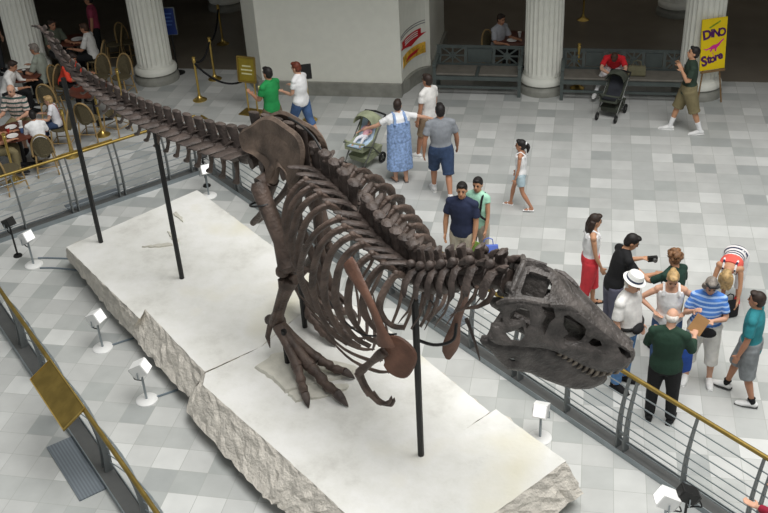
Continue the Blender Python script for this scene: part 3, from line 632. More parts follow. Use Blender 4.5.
for sg in (-1, 1):
    for k in range(12):
        x = .975 - .042 * k; z = float(np.interp(x, [.45, .47, .586, .706, .805, .885, .955, .985], [.035, .034, .005, -.03, -.045, -.031, .006, .06])); y = sg * wf(x, 0) * (.97 if x < .94 else .8)
        L = .78 * [.05, .055, .06, .085, .095, .09, .085, .075, .065, .055, .045, .035][k]; r = .0145
        mb = MB(); mb.tube([SX(x, y, z + .02), SX(x, y, z - L * .4), SX(x - .012, y * .98, z - L * .75), SX(x - .026, y * .96, z - L)], [r * SS, r * .95 * SS, r * .6 * SS, .002], 7); part(mb, 'tooth', M_tooth, parent=skull)
    for k in range(10):
        x = .885 - .042 * k; z = float(np.interp(x, [.444, .596, .754, .866, .906], [.003, -.024, -.062, -.091, -.134])); y = sg * jw(x, 0) * .95; L = [.04, .05, .06, .065, .06, .055, .05, .045, .04, .03][k]; r = .014
        mb = MB(); mb.tube([SX(x, y, z - .02), SX(x, y, z + L * .5), SX(x - .016, y * .98, z + L)], [r * SS, r * .8 * SS, .002], 7); part(mb, 'tooth', M_tooth, parent=jawo)
# support posts
def post(px, py, top, label):
    b = at(px, py, ZT + .004); o = MB().tube([b, V((b.x, b.y, top))], [.037, .037], 8).build('support_post', M_black, None); origin(o)
    tag(o, label, 'support post', 'black posts carrying the skeleton'); return o
post(101, 242, 3.32, 'tall black post under the tip half of the tail, leftmost of the posts')
post(182, 278, 2.95, 'tall black post under the middle of the tail')
post(421, 455, 2.72, 'black post under the chest and shoulder bones')
post(305, 327, 1.95, 'short black post behind the knees under the belly')
post(288, 365, 1.15, 'short black post behind the ankle of the right foot')
# ---------------------------------------------------------------- guard railing round the platform
M_plate = mat('ribbed_grey_plate', srgb(128, 136, 142), 0.5, 0.2, var=0.04, stripes=(1, 26.0, srgb(112, 120, 127), 0.5))
def railing(a, b, out, label, posts, panels, bow=0.0, ext=(0, 0)):
    a = V((a[0], a[1], 0)); b = V((b[0], b[1], 0)); d = (b - a).normalized(); L = (b - a).length; out = V((out[0], out[1], 0)).normalized()
    t = thing('guard_railing', a, label, 'railing', math.atan2(d.y, d.x), 'railings round the platform'); so = 1 if V((-d.y, d.x, 0)).dot(out) > 0 else -1   # local: x along, y outward*so
    off = lambda z: so * (-.05 * math.sin(math.pi * z / 1.08) + .09 * (z / 1.08) ** 1.5)
    mb = MB(); mb.box((L / 2, so * .02, .03), (L, .19, .06)); mb.build('base_channel', M_steeld, t, False)
    for y in (so * -.08, so * .12): MB().box((L / 2, y, .04), (L, .012, .08)).build('channel_edge', M_rod, t, False)
    n = max(2, int(L / .4)); MB().tube([(L * k / n, off(1.08), 1.08) for k in range(n + 1)], [.028] * (n + 1), 10).build('top_rail', M_brassd, t)
    for x, dbl in posts:
        for dx in ((-.055, .055) if dbl else (0,)):
            mb = MB(); R = []
            for k in range(9):
                z = .06 + 1.0 * k / 8; wd = .05 - .026 * k / 8
                R.append([V((x + dx + e * .010, off(z) + f * wd, z)) for e, f in ((-1, -1), (1, -1), (1, 1), (-1, 1))])
            mb.rings(R); mb.build('post', M_steel, t, False)
        if dbl: MB().box((x, off(.3), .3), (.11, .03, .03)).build('post_link', M_steel, t, False)
    xs = [p[0] for p in posts]; lo, hi = min([0] + xs), max([L] + xs)
    kn = sorted(set([0, L] + xs))
    for k in range(7):
        z = .19 + .122 * k; P = []
        for u, v in zip(kn, kn[1:]):
            for j in range(6): q = j / 6; P.append((u + (v - u) * q, off(z) - so * bow * (1 - k / 9) * math.sin(math.pi * q), z))
        P.append((L, off(z), z)); MB().tube(P, [.0085] * len(P), 6).build('rod', M_rod, t)
    for x0, x1 in panels:
        y0, z0 = off(1.08) + so * .0, 1.13; y1, z1 = y0 + so * .29, 0.96
        mb = MB(); mb.prism([(x0, 0), (x1, 0), (x1, 1), (x0, 1)], lambda x, u: V((x, y0 + (y1 - y0) * u, z0 + (z1 - z0) * u)), lambda x, u: V((x, y0 + (y1 - y0) * u, z0 + (z1 - z0) * u - .03)))
        p = mb.build('info_panel', M_brassd, t, False); p['label'] = 'sloping brass reading panel'
        mb = MB()
        for (u0, v0), (u1, v1) in (((x0, 0), (x1, 0)), ((x1, 0), (x1, 1)), ((x1, 1), (x0, 1)), ((x0, 1), (x0, 0))):
            f = lambda x, u: V((x, y0 + (y1 - y0) * u, z0 + (z1 - z0) * u + .003)); mb.bar(f(u0, v0), f(u1, v1), .012, .012)
        mb.build('panel_border', M_brass, p, False)
        MB().box(((x0 + x1) / 2 + (.16 if bow else 0), so * .28, .01), (x1 - x0, .34, .02)).build('base_plate', M_plate, t, False)
    return t
RB = V((-6.85, 16.0, 0)); RA = V((-10.05, 12.59, 0)); RC = V((3.0, 7.30, 0)); dR = (RC - RB).normalized()
pr = lambda px, py, z=0: (at(px, py, z) - RB).dot(dR)
x1 = pr(623, 451); st = .885
right_posts = [(x1 + st * (k), (k % 2 == 0)) for k in range(-12, 4) if 0.2 < x1 + st * k < (RC - RB).length - .05]
pc = pr(446, 244, 1.08)
railing(RB, RC, (.66, .75), 'long grey railing with a brass top rail passing behind the skull to the lower right', right_posts, [(pc - .5, pc + .5)])
dB = (RB - RA).normalized(); pb = lambda px, py: (at(px, py) - RA).dot(dB)
railing(RA, RB, (-.73, .69), 'grey railing with a brass top rail between the cafe and the tail', [(.3, True), (pb(28, 233), False), (pb(79, 217), True), (pb(125, 200), True), (pb(172, 184), False), (4.45, True)], [(pb(79, 217) - .05, pb(125, 200) + .05)])
FA = at(-60, 208, 1.08); dF = (at(157, 513, 1.08) - at(0, 290, 1.08)).normalized(); dF.z = 0; FB = at(0, 290, 1.08); nF = V((dF.y, -dF.x, 0)); nF = nF if nF.y < 0 else -nF
F0 = FB - nF * .09; F0.z = 0; F0 = F0 - dF * 3.2; F1 = F0 + dF * 9.0; pf = lambda px, py: (at(px, py, 1.08) - F0).dot(dF)
fp = [(pf(20, 318), False), (pf(44, 357), True), (pf(77, 409), True), (pf(122, 463), False), (pf(152, 503), True)]
fp = [(fp[0][0] - .9, True)] + fp + [(fp[-1][0] + .9, False), (fp[-1][0] + 1.8, True)]; F1 = F0 + dF * (fp[-1][0] + .25)
railing(F0, F1, tuple(nF[:2]), 'railing seen from above at the lower left, with a tilted brass panel', fp, [(pf(44, 357) + .17, pf(77, 409) + .1)], bow=.13)
# ---------------------------------------------------------------- floor spotlights
def spot(px, py, hx, hy, label, aim=(0, 0), white=True, hz=None, br=1.0):
    b = at(px, py); t = thing('floor_spotlight', b, label, 'spotlight', 0, 'spotlights round the platform')
    m = M_wht if white else M_black; h = hz or .44
    MB().lathe((0, 0, 0), [(.145 * br, 0), (.145 * br, .012), (.13 * br, .025), (.03, .03)], 24).build('base', m, t)
    MB().tube([(0, 0, .02), (0, 0, h)], [.016, .016], 8).build('stem', M_rod if white else M_black, t)
    d = V((aim[0] - b.x, aim[1] - b.y, 0)); d.normalize(); d = (d + V((0, 0, .55))).normalized(); x = V((0, 0, 1)).cross(d).normalized(); y = d.cross(x); M = Matrix((x, y, d)).transposed()
    c = V((0, 0, h + .09)); s = .086 if white else .07
    mb = MB(); mb.rings([[c + M @ V((e * a, f * a, z)) for e, f in ((-1, -1), (1, -1), (1, 1), (-1, 1))] for a, z in ((s * .7, -.13), (s, -.09), (s, .10), (s * .93, .11))]); hd = mb.build('lamp_head', m, t, False)
    mb = MB(); mb.box(c + M @ V((0, 0, .113)), (s * 1.6, s * 1.6, .006), M); mb.build('lamp_glass', M_lens if white else M_black, hd, False)
    mb = MB(); mb.tube([c + x * (s + .015), c + x * (s + .02) - V((0, 0, .1)), c - V((0, 0, .11)), c - x * (s + .02) - V((0, 0, .1)), c - x * (s + .015)], [.008] * 5, 6); mb.build('yoke', M_rod, t)
    mb = MB(); q = V((.0, 0, 0)); mb.tube(spline([tuple(c - d * .13), tuple(c - d * .17 - V((0, 0, .06)) + x * .05), tuple(c - d * .12 - V((0, 0, .13))), (0, 0, h * .75)], 10), [.009] * 10, 6); mb.build('lead', M_black, t)
    return t
SKc = (-2.5, 9.5)
spot(34, 265, 29, 243, 'white spotlight near the left corner of the platform', SKc)
spot(103, 348, 97, 315, 'white spotlight beside the left side of the platform, the farther of the close pair', SKc)
spot(147, 400, 139, 361, 'white spotlight beside the left side of the platform, the nearer of the close pair', SKc)
spot(209, 196, 205, 168, 'white spotlight between the far platform corner and the railing', SKc)
spot(540, 438, 532, 412, 'white spotlight beyond the cracked head end of the platform', (-.4, 8.5), True, .36)
spot(663, 531, 661, 493, 'white spotlight at the lower right against the railing', (0, 7.9), True, .40)
spot(18, 256, 11, 226, 'black spotlight against the railing at the far left', SKc, False, .55, .5)
spot(207, 186, 202, 158, 'small black spotlight behind the white one at the far corner', SKc, False, .55, .5)
spot(683, 528, 676, 495, 'black spotlight beside the white one at the lower right', (0, 7.9), False, .42, .45)
def cable(pts, label):
    P = [tuple(at(x, y, .012)) for x, y in pts]; n = 12; o = MB().tube(spline(P, n), [.014] * n, 6).build('floor_cable', M_cable, None); origin(o); tag(o, label, 'cable', 'cables on the floor')
cable([(38, 258), (52, 258), (72, 259), (90, 262)], 'flat grey cable from the left corner spotlight to the platform')
cable([(40, 268), (55, 268), (78, 270)], 'second grey cable beside the left corner spotlight')
cable([(112, 345), (124, 341), (140, 336), (155, 331)], 'grey cable from the farther spotlight of the close pair under the platform')
cable([(156, 397), (168, 393), (182, 388), (196, 382)], 'grey cable from the nearer spotlight of the close pair under the platform')
# ---------------------------------------------------------------- benches
M_bench = mat('dark_green_grey_paint', srgb(84, 92, 90), 0.5, var=0.08)
M_seat = mat('worn_taupe_seat', srgb(112, 108, 100), 0.6, var=0.1)
def bench(x0, x1, yf, label, pat):
    L = x1 - x0; t = thing('bench', ((x0 + x1) / 2, yf + .35, 0), label, 'bench', 0, 'benches along the arcade'); h = L / 2
    for sx in (-1, 1):
        for y in (-.30, .26):
            MB().box((sx * (h - .04), y, .24), (.07, .07, .48)).build('leg', M_bench, t, False)
        mb = MB(); mb.box((sx * (h - .04), -.30, .56), (.06, .06, .2)); mb.box((sx * (h - .04), -.02, .67), (.075, .66, .05)); mb.build('armrest', M_bench, t, False)
    MB().box((0, -.03, .40), (L, .62, .08)).build('seat_frame', M_bench, t, False)
    for sx in (-1, 1):
        mb = MB(); mb.box((sx * h / 2, -.05, .465), (h - .07, .52, .05)); o = mb.build('seat_cushion', M_seat, t, False); bv = o.modifiers.new('bevel', 'BEVEL'); bv.width = .015
    MB().bar((-h + .03, -.31, .20), (h - .03, -.31, .20), .03, .05).build('front_stretcher', M_bench, t, False)
    mb = MB(); Y = lambda z: .27 + .12 * (z - .45) / .5
    def br(xa, za, xb, zb, w=.03): mb.bar((xa, Y(za), za), (xb, Y(zb), zb), w, .03, (0, 1, 0))
    z0, z1 = .48, .84
    br(-h, z1, h, z1, .07); br(-h, z0, h, z0, .05)
    for sx in (-h + .03, h - .03): br(sx, .42, sx, z1, .06)
    n = len(pat); wd = (L - .12) / n
    for i, c in enumerate(pat):
        xa = -h + .06 + wd * i + .03; xb = xa + wd - .06; xm = (xa + xb) / 2; zm = (z0 + z1) / 2
        br(xa - .03, z0, xa - .03, z1, .04)
        if c == 'X':
            br(xa, z0, xb, z1); br(xa, z1, xb, z0); br(xm, z0, xm, z1); br(xa, zm, xb, zm); rr = .065
            P = [(xm + rr * math.cos(a), zm + rr * math.sin(a)) for a in [2 * math.pi * k / 12 for k in range(13)]]
            for (p, q), (r, s) in zip(P, P[1:]): br(p, q, r, s, .022)
            br(xb, z0, xb, z1, .025); br(xa, z0, xa, z1, .025)
        else: mb.box((xm, Y(zm), zm), (xb - xa, .025, z1 - z0 - .06))
    o = mb.build('backrest', M_bench, t, False); return t
bench(-3.08, -1.22, 19.82, 'green grey bench left of the middle column, nobody on it', 'XPX')
bench(-.42, 2.12, 19.74, 'long green grey bench with a person in red seated on it', 'XPXXPX'[:6])
# ---------------------------------------------------------------- rope posts
M_rope = mat('black_velvet', (0.01, 0.01, 0.011), 0.9)
tops = {}
def stanchion(px, py, label, key=None, h=.98):
    b = at(px, py); t = thing('rope_post', b, label, 'rope post', 0, 'brass rope posts')
    MB().lathe((0, 0, 0), [(.155, 0), (.155, .012), (.13, .03), (.07, .055), (.035, .11), (.027, .16)], 24).build('base', M_brass, t)
    MB().tube([(0, 0, .15), (0, 0, h - .06)], [.025, .025], 12).build('pole', M_brass, t)
    MB().lathe((0, 0, 0), [(.036, h - .12), (.036, h - .06), (.028, h - .05), (.04, h - .02), (.034, h + .005), (.006, h + .02)], 14).build('finial', M_brass, t)
    if key: tops[key] = b + V((0, 0, h - .09))
stanchion(16, 181, 'brass rope post at the left edge before the boy in a white shirt')
stanchion(72, 156, 'brass rope post between the boy in white and the tail post')
stanchion(103, 135, 'brass rope post in front of the round cafe table')
stanchion(125, 112, 'brass rope post behind the tail beside the column')
stanchion(200, 100, 'brass rope post nearest the gold sign on its left', 'a')
stanchion(215, 79, 'brass rope post behind and right of the nearest one', 'b')
stanchion(223, 44, 'brass rope post deep in the dark arcade below the far column', 'c')
stanchion(577, 88, 'brass rope post behind the long bench beside the middle column', 'd')
stanchion(583, 20, 'brass rope post far behind the long bench in the dark')
def rope(a, b, sag, label):
    P = [tuple(a.lerp(b, k / 12) - V((0, 0, sag * 4 * (k / 12) * (1 - k / 12)))) for k in range(13)]
    o = MB().tube(P, [.022] * 13, 8).build('barrier_rope', M_rope, None); origin(o); tag(o, label, 'rope', 'velvet ropes between the posts')
# ---------------------------------------------------------------- signs
M_gold = mat('dull_gold_sheet', srgb(150, 132, 44), 0.5, 0.35, var=0.12)
M_pale = mat('pale_lettering', srgb(214, 210, 160), 0.6)
sb = at(253, 113); t = thing('sign_stand', sb, 'gold framed notice board on two thin legs left of the man in green', 'sign', math.radians(-12))
for x in (-.09, .12): MB().tube([(x, 0, 0), (x, 0, .78)], [.018, .018], 8).build('leg', M_brass, t)
MB().box((0, 0, .012), (.5, .34, .024)).build('foot', M_brassd, t, False)
b_ = MB().box((0, -.02, .98), (.40, .03, .52), Matrix.Rotation(-.1, 3, 'X')).build('board', M_gold, t, False)
mb = MB()
for a, c in (((-.2, .72), (.2, .72)), ((.2, .72), (.2, 1.24)), ((.2, 1.24), (-.2, 1.24)), ((-.2, 1.24), (-.2, .72))): mb.bar((a[0], -.04 + (a[1] - .98) * .1, a[1]), (c[0], -.04 + (c[1] - .98) * .1, c[1]), .03, .03, (0, 1, 0))
mb.build('board_frame', M_brassd, b_, False)
mb = MB()
for k, wd in enumerate((.2, .26, .24)): mb.box((0, -.037 + (1.05 - k * .08 - .98) * .1, 1.05 - k * .08), (wd, .006, .03))
mb.build('lettering', M_pale, b_, False)
rope(tops['a'], tops['b'], .18, 'black velvet rope sagging between the two nearest brass posts')
rope(tops['a'] - V((0, 0, .05)), sb + V((-.1, 0, .72)), .22, 'black velvet rope sagging from the nearest brass post to the gold sign')
rope(tops['b'], tops['c'], .2, 'black velvet rope running back into the dark arcade')
b = at(310, 120); t = thing('sign_stand', b, 'small dark sign on a brass post behind the woman in a white shirt', 'sign', math.radians(20))
MB().lathe((0, 0, 0), [(.155, 0), (.155, .012), (.13, .03), (.07, .055), (.035, .11), (.027, .16)], 24).build('base', M_brass, t)
MB().tube([(0, 0, .15), (0, 0, .95)], [.022, .022], 10).build('pole', M_brass, t)
MB().box((0, -.02, 1.06), (.24, .02, .30), Matrix.Rotation(-.25, 3, 'X')).build('board', M_black, t, False)
M_blue = mat('dark_blue_panel', srgb(24, 48, 112), 0.5)
b = at(178, 73); t = thing('sign_stand', b, 'dark blue notice on a black post right of the left column', 'sign', math.radians(8))
MB().lathe((0, 0, 0), [(.17, 0), (.17, .015), (.05, .04), (.025, .06)], 20).build('base', M_black, t)
MB().tube([(0, 0, .05), (0, 0, .95)], [.022, .022], 10).build('pole', M_black, t)
bb = MB().box((-.05, -.02, 1.25), (.40, .03, .62), Matrix.Rotation(-.05, 3, 'X')).build('board', M_blue, t, False)
mb = MB()
for a, c in (((-.25, .94), (.15, .94)), ((.15, .94), (.15, 1.56)), ((.15, 1.56), (-.25, 1.56)), ((-.25, 1.56), (-.25, .94))): mb.bar((a[0], -.03, a[1]), (c[0], -.03, c[1]), .025, .03, (0, 1, 0))
mb.build('board_frame', M_steel, bb, False)
mb = MB()
for k in range(5): mb.box((-.05, -.038, 1.42 - k * .085), (.26 - .05 * (k % 2), .004, .03))
mb.build('lettering', mat('pale_blue_lettering', srgb(70, 100, 160), 0.6), bb, False)
# the yellow store sign on its easel
M_yel = mat('yellow_board', srgb(244, 212, 8), 0.55, var=0.02); M_pur = mat('purple_lettering', srgb(84, 22, 96), 0.6, var=0.02); M_pink = mat('pink_print', srgb(222, 44, 150), 0.6, var=0.02); M_olive = mat('green_print', srgb(140, 170, 40), 0.6, var=0.02)
M_wood = mat('light_wood', srgb(132, 104, 70), 0.6, var=0.15)
SG = thing('store_sign', at(705, 101), 'yellow sign board with purple letters and a pink dinosaur, on an easel', 'sign', math.radians(24))
bw, bh, z0 = .54, 1.02, .72; tilt = Matrix.Rotation(math.radians(-7), 3, 'X')
def on(x, z, d=0.0): return V((0, -.10, z0)) + tilt @ V((x, -d, z))
bd = MB().prism([(-bw / 2, 0), (bw / 2, 0), (bw / 2, bh), (-bw / 2, bh)], lambda x, z: on(x, z, .012), lambda x, z: on(x, z, -.012)).build('board', M_yel, SG, False)
for x in (-.2, .2): MB().tube([(x * 1.35, -.16, 0), (x * .4, .02, 1.5)], [.016, .016], 8).build('easel_leg', M_wood, SG)
MB().tube([(0, .5, 0), (0, .03, 1.45)], [.016, .016], 8).build('easel_leg', M_wood, SG)
MB().bar((-.26, -.14, .7), (.26, -.14, .7), .03, .04).build('easel_shelf', M_wood, SG, False)
def text(s, x, z, size, m, name, rot=0.0, parent=bd, place=on, d=.016, bold=.018, sx=1.0):
    cu = bpy.data.curves.new(name, 'FONT'); cu.body = s; cu.size = size; cu.align_x = 'CENTER'; cu.offset = bold * size; cu.extrude = .002; cu.resolution_u = 3
    tmp = bpy.data.objects.new('tmp', cu); col.objects.link(tmp); dg = bpy.context.evaluated_depsgraph_get(); me = bpy.data.meshes.new_from_object(tmp.evaluated_get(dg))
    bpy.data.objects.remove(tmp); bpy.data.curves.remove(cu); c, s_ = math.cos(rot), math.sin(rot)
    for v in me.vertices:
        p, q, e = v.co.x * sx, v.co.y, v.co.z; v.co = place(x + p * c - q * s_, z + p * s_ + q * c, d + e)
    me.materials.clear(); me.materials.append(m); o = bpy.data.objects.new(name, me); col.objects.link(o); o.parent = parent; return o
for ch, x, z, r, s in (('D', -.145, .63, .16, .25), ('i', -.045, .66, .1, .23), ('N', .045, .655, 0, .22), ('O', .155, .66, -.12, .22)): text(ch, x, z, s, M_pur, 'letter', r, bold=.04)
for ch, x, z, r, s in (('S', -.165, .10, .25, .27), ('t', -.075, .14, .15, .25), ('o', .0, .15, .1, .22), ('r', .085, .18, .1, .22), ('e', .165, .20, .1, .22)): text(ch, x, z, s, M_pur, 'letter', r, bold=.04)
dino = [(-.22, .44), (-.15, .425), (-.08, .45), (-.02, .49), (.05, .50), (.10, .52), (.16, .57), (.2, .60), (.225, .59), (.2, .565), (.15, .52), (.12, .47), (.07, .43), (.06, .36), (.035, .36), (.03, .42), (-.02, .41), (-.05, .36), (-.075, .37), (-.055, .42), (-.10, .415), (-.16, .40)]
MB().prism(dino, lambda x, z: on(x, z, .013), lambda x, z: on(x, z, .017)).build('dinosaur_print', M_pink, bd, False)
for k in range(3): MB().ell(on(-.01 + .012 * k, .33 - .035 * k, .014), (.014, .004, .012), None, 8, 6).build('footprint', M_pink, bd)
for k, (x, z, r) in enumerate(((-.06, .86, .5), (0, .89, .35), (.06, .92, .4))): MB().bar(on(x - .05, z - .02, .014), on(x + .06, z + .035, .014), .03, .004, tuple(tilt @ V((0, 1, 0)))).build('leaf_print', M_olive, bd, False)
# poster on the curved corner of the pier
M_red = mat('red_print', srgb(186, 32, 40), 0.6, var=0.03); M_poster = mat('yellow_poster', srgb(216, 170, 60), 0.6, var=0.35, scale=9); M_white2 = mat('white_card', srgb(225, 225, 220), 0.6, var=0.02); M_grey = mat('grey_lettering', srgb(130, 130, 130), 0.6)
PS = thing('wall_poster', V((-3.5, 19.70, 0)), 'red arrow notice with a yellow picture, fixed to the curved pier corner', 'poster')
pierc = lambda a: V((-3.26 - .46 * math.cos(a), 19.72 + 1.05 * math.sin(a), 0))
def cv(u, z, d=.01):
    a = math.radians(2 + 80 * u); n = V((.46 * math.sin(a), 1.05 * math.cos(a), 0)).normalized(); nn = V((n.y, -n.x, 0))
    q = pierc(a) + nn * d; return V((q.x, q.y, .52 + (z - .78) * .74)) - PS.location
def patch(name, poly, m, d, parent, dd=.008):
    lo = dense(poly, .04); r = delaunay_2d_cdt(lo, [(i, (i + 1) % len(lo)) for i in range(len(lo))], [], 1, 1e-6); n = len(r[0]); mb = MB()
    fs = [list(f) for f in r[2]]; E_ = {}
    for f in fs:
        for a, b in zip(f, f[1:] + f[:1]): E_[(a, b)] = 1
    fa = fs + [[i + n for i in f][::-1] for f in fs] + [[a, b, b + n, a + n] for (a, b) in E_ if (b, a) not in E_]
    mb.add([cv(p.x, p.y, d + dd) for p in r[0]] + [cv(p.x, p.y, d) for p in r[0]], fa); return mb.build(name, m, parent, False)
crd = patch('picture_card', [(.02, .78), (.98, .84), (.98, 1.28), (.02, 1.22)], M_white2, .008, PS)
patch('picture', [(.06, .86), (.94, .92), (.94, 1.25), (.06, 1.19)], M_poster, .018, crd)
patch('picture_band', [(.2, .96), (.6, 1.0), (.7, 1.1), (.3, 1.06)], M_red, .028, crd)
arr = patch('arrow', [(.08, 1.62), (.80, 1.68), (.80, 1.52), (.98, 1.54), (.46, 1.28), (0.0, 1.44), (.10, 1.46)], M_red, .010, PS)
for k in range(3): patch('lettering', [(.2, 1.575 - .06 * k), (.68, 1.615 - .06 * k), (.68, 1.635 - .06 * k), (.2, 1.595 - .06 * k)], M_white2, .02, arr)
for k in range(2): patch('lettering', [(.0, 1.80 - .07 * k), (.95, 1.88 - .07 * k), (.95, 1.90 - .07 * k), (.0, 1.82 - .07 * k)], M_grey, .004, PS)
# ---------------------------------------------------------------- strollers
def stroller(px, py, yaw, label, c1, c2, lining):
    t = thing('stroller', at(px, py), label, 'stroller', math.radians(yaw), 'strollers'); fr = mat('stroller_frame', srgb(90, 92, 88), 0.4, 0.4)
    ma = mat('fabric_' + c1, srgb(*c2), 0.85, var=0.2); ml = mat('lining_' + c1, srgb(*lining), 0.85, var=0.25)
    for x in (-.34, .36):
        for y in (-.24, .24):
            wh = MB(); R = .115 if x < 0 else .10
            wh.rings([[V((x + (R - a) * math.cos(q), y + b, R + (R - a) * math.sin(q))) for a, b in ((0, -.02), (0, .02), (.035, .022), (.035, -.022))] for q in [2 * math.pi * k / 20 for k in range(20)]] + [], cap=False)
            n = 4; base = len(wh.v) - 80; wh.f += [[19 * n + j, 19 * n + (j + 1) % n, (j + 1) % n, j] for j in range(n)]
            w_ = wh.build('wheel', M_rubber, t); hb = MB(); hb.tube([(x, y - .02, R), (x, y + .02, R)], [.04, .04], 10)
            for k in range(5): a = k * 2 * math.pi / 5; hb.bar((x, y, R), (x + (R - .03) * math.cos(a), y, R + (R - .03) * math.sin(a)), .015, .02, (0, 1, 0))
            hb.build('hub', fr, w_)
    mb = MB()
    for y in (-.25, .25):
        mb.tube([(.36, y * .95, .14), (.1, y, .42), (-.40, y, .92)], [.015] * 3, 8); mb.tube([(-.34, y * .95, .14), (.0, y, .48), (.30, y, .62)], [.015] * 3, 8)
    mb.tube([(-.34, -.24, .12), (-.34, .24, .12)], [.012] * 2, 8); mb.build('frame', fr, t)
    MB().tube([(-.40, -.25, .92), (-.52, -.25, 1.0), (-.54, 0, 1.02), (-.52, .25, 1.0), (-.40, .25, .92)], [.022] * 5, 8).build('handle', M_rubber, t)
    bk = MB(); bk.rings([[V((x, y, z)) for x, y, z in ((-.34, -.21, .2), (.16, -.21, .18), (.18, .21, .18), (-.34, .21, .2))], [V((x, y, z)) for x, y, z in ((-.38, -.23, .38), (.2, -.23, .3), (.22, .23, .3), (-.38, .23, .38))]]); bk.build('basket', ma, t)
    st = MB(); st.rings([[V((x + o, y, z)) for y, z, o in ((-.22, zz, 0), (.22, zz, 0), (.22, zz + .12, 0), (.2, zz + .12, 0), (.18, zz + .05, 0), (-.18, zz + .05, 0), (-.2, zz + .12, 0), (-.22, zz + .12, 0))] for x, zz in ((-.34, .86), (-.22, .62), (-.10, .50), (.1, .46), (.32, .48))]); st.build('seat', ma, t, False)
    ln = MB(); ln.rings([[V((x, y, zz)) for y in (-.175, -.08, .08, .175)] + [V((x, y, zz + .015)) for y in (.175, .08, -.08, -.175)] for x, zz in ((-.32, .92), (-.20, .685), (-.09, .56), (.1, .52), (.3, .54))]); ln.build('seat_lining', ml, t)
    R = []
    for k in range(9):
        a = math.radians(-8 + 128 * k / 8); R.append([V((-.20 - .30 * math.cos(a) * (1 if True else 1) + .0, .235 * math.cos(b), .80 + .02 + .33 * math.sin(a) * max(.12, math.sin(b)) ** .6)) for b in [math.pi * j / 12 for j in range(13)]])
    v1 = [p for r in R for p in r]; ctr = V((-.2, 0, .8)); v2 = [ctr + (p - ctr) * .95 for p in v1]; n = len(v1); fs = []
    for i in range(8):
        for j in range(12): f = [i * 13 + j, i * 13 + j + 1, (i + 1) * 13 + j + 1, (i + 1) * 13 + j]; fs += [f, [x + n for x in f][::-1]]
    for i in range(8): fs += [[i * 13, (i + 1) * 13, (i + 1) * 13 + n, i * 13 + n], [i * 13 + 12 + n, (i + 1) * 13 + 12 + n, (i + 1) * 13 + 12, i * 13 + 12]]
    for j in range(12): fs += [[j, j + 1, j + 1 + n, j + n], [8 * 13 + j + n, 8 * 13 + j + 1 + n, 8 * 13 + j + 1, 8 * 13 + j]]
    c = MB(); c.add(v1 + v2, fs); c.build('canopy', ma, t)
    MB().tube([(.26, -.24, .64), (.36, -.12, .68), (.38, 0, .69), (.36, .12, .68), (.26, .24, .64)], [.022] * 5, 8).build('bumper_bar', ma, t)
    t.scale = (.9, .9, .9) if c1 == 'olive' else (.8, .8, .8)
    return t
stroller(364, 166, 247, 'pale olive stroller with a baby, pushed by the woman in a blue dress', 'olive', (150, 156, 128), (176, 196, 214))
stroller(611, 116, 250, 'dark plaid stroller standing before the person in red', 'plaid', (72, 76, 66), (44, 46, 52))
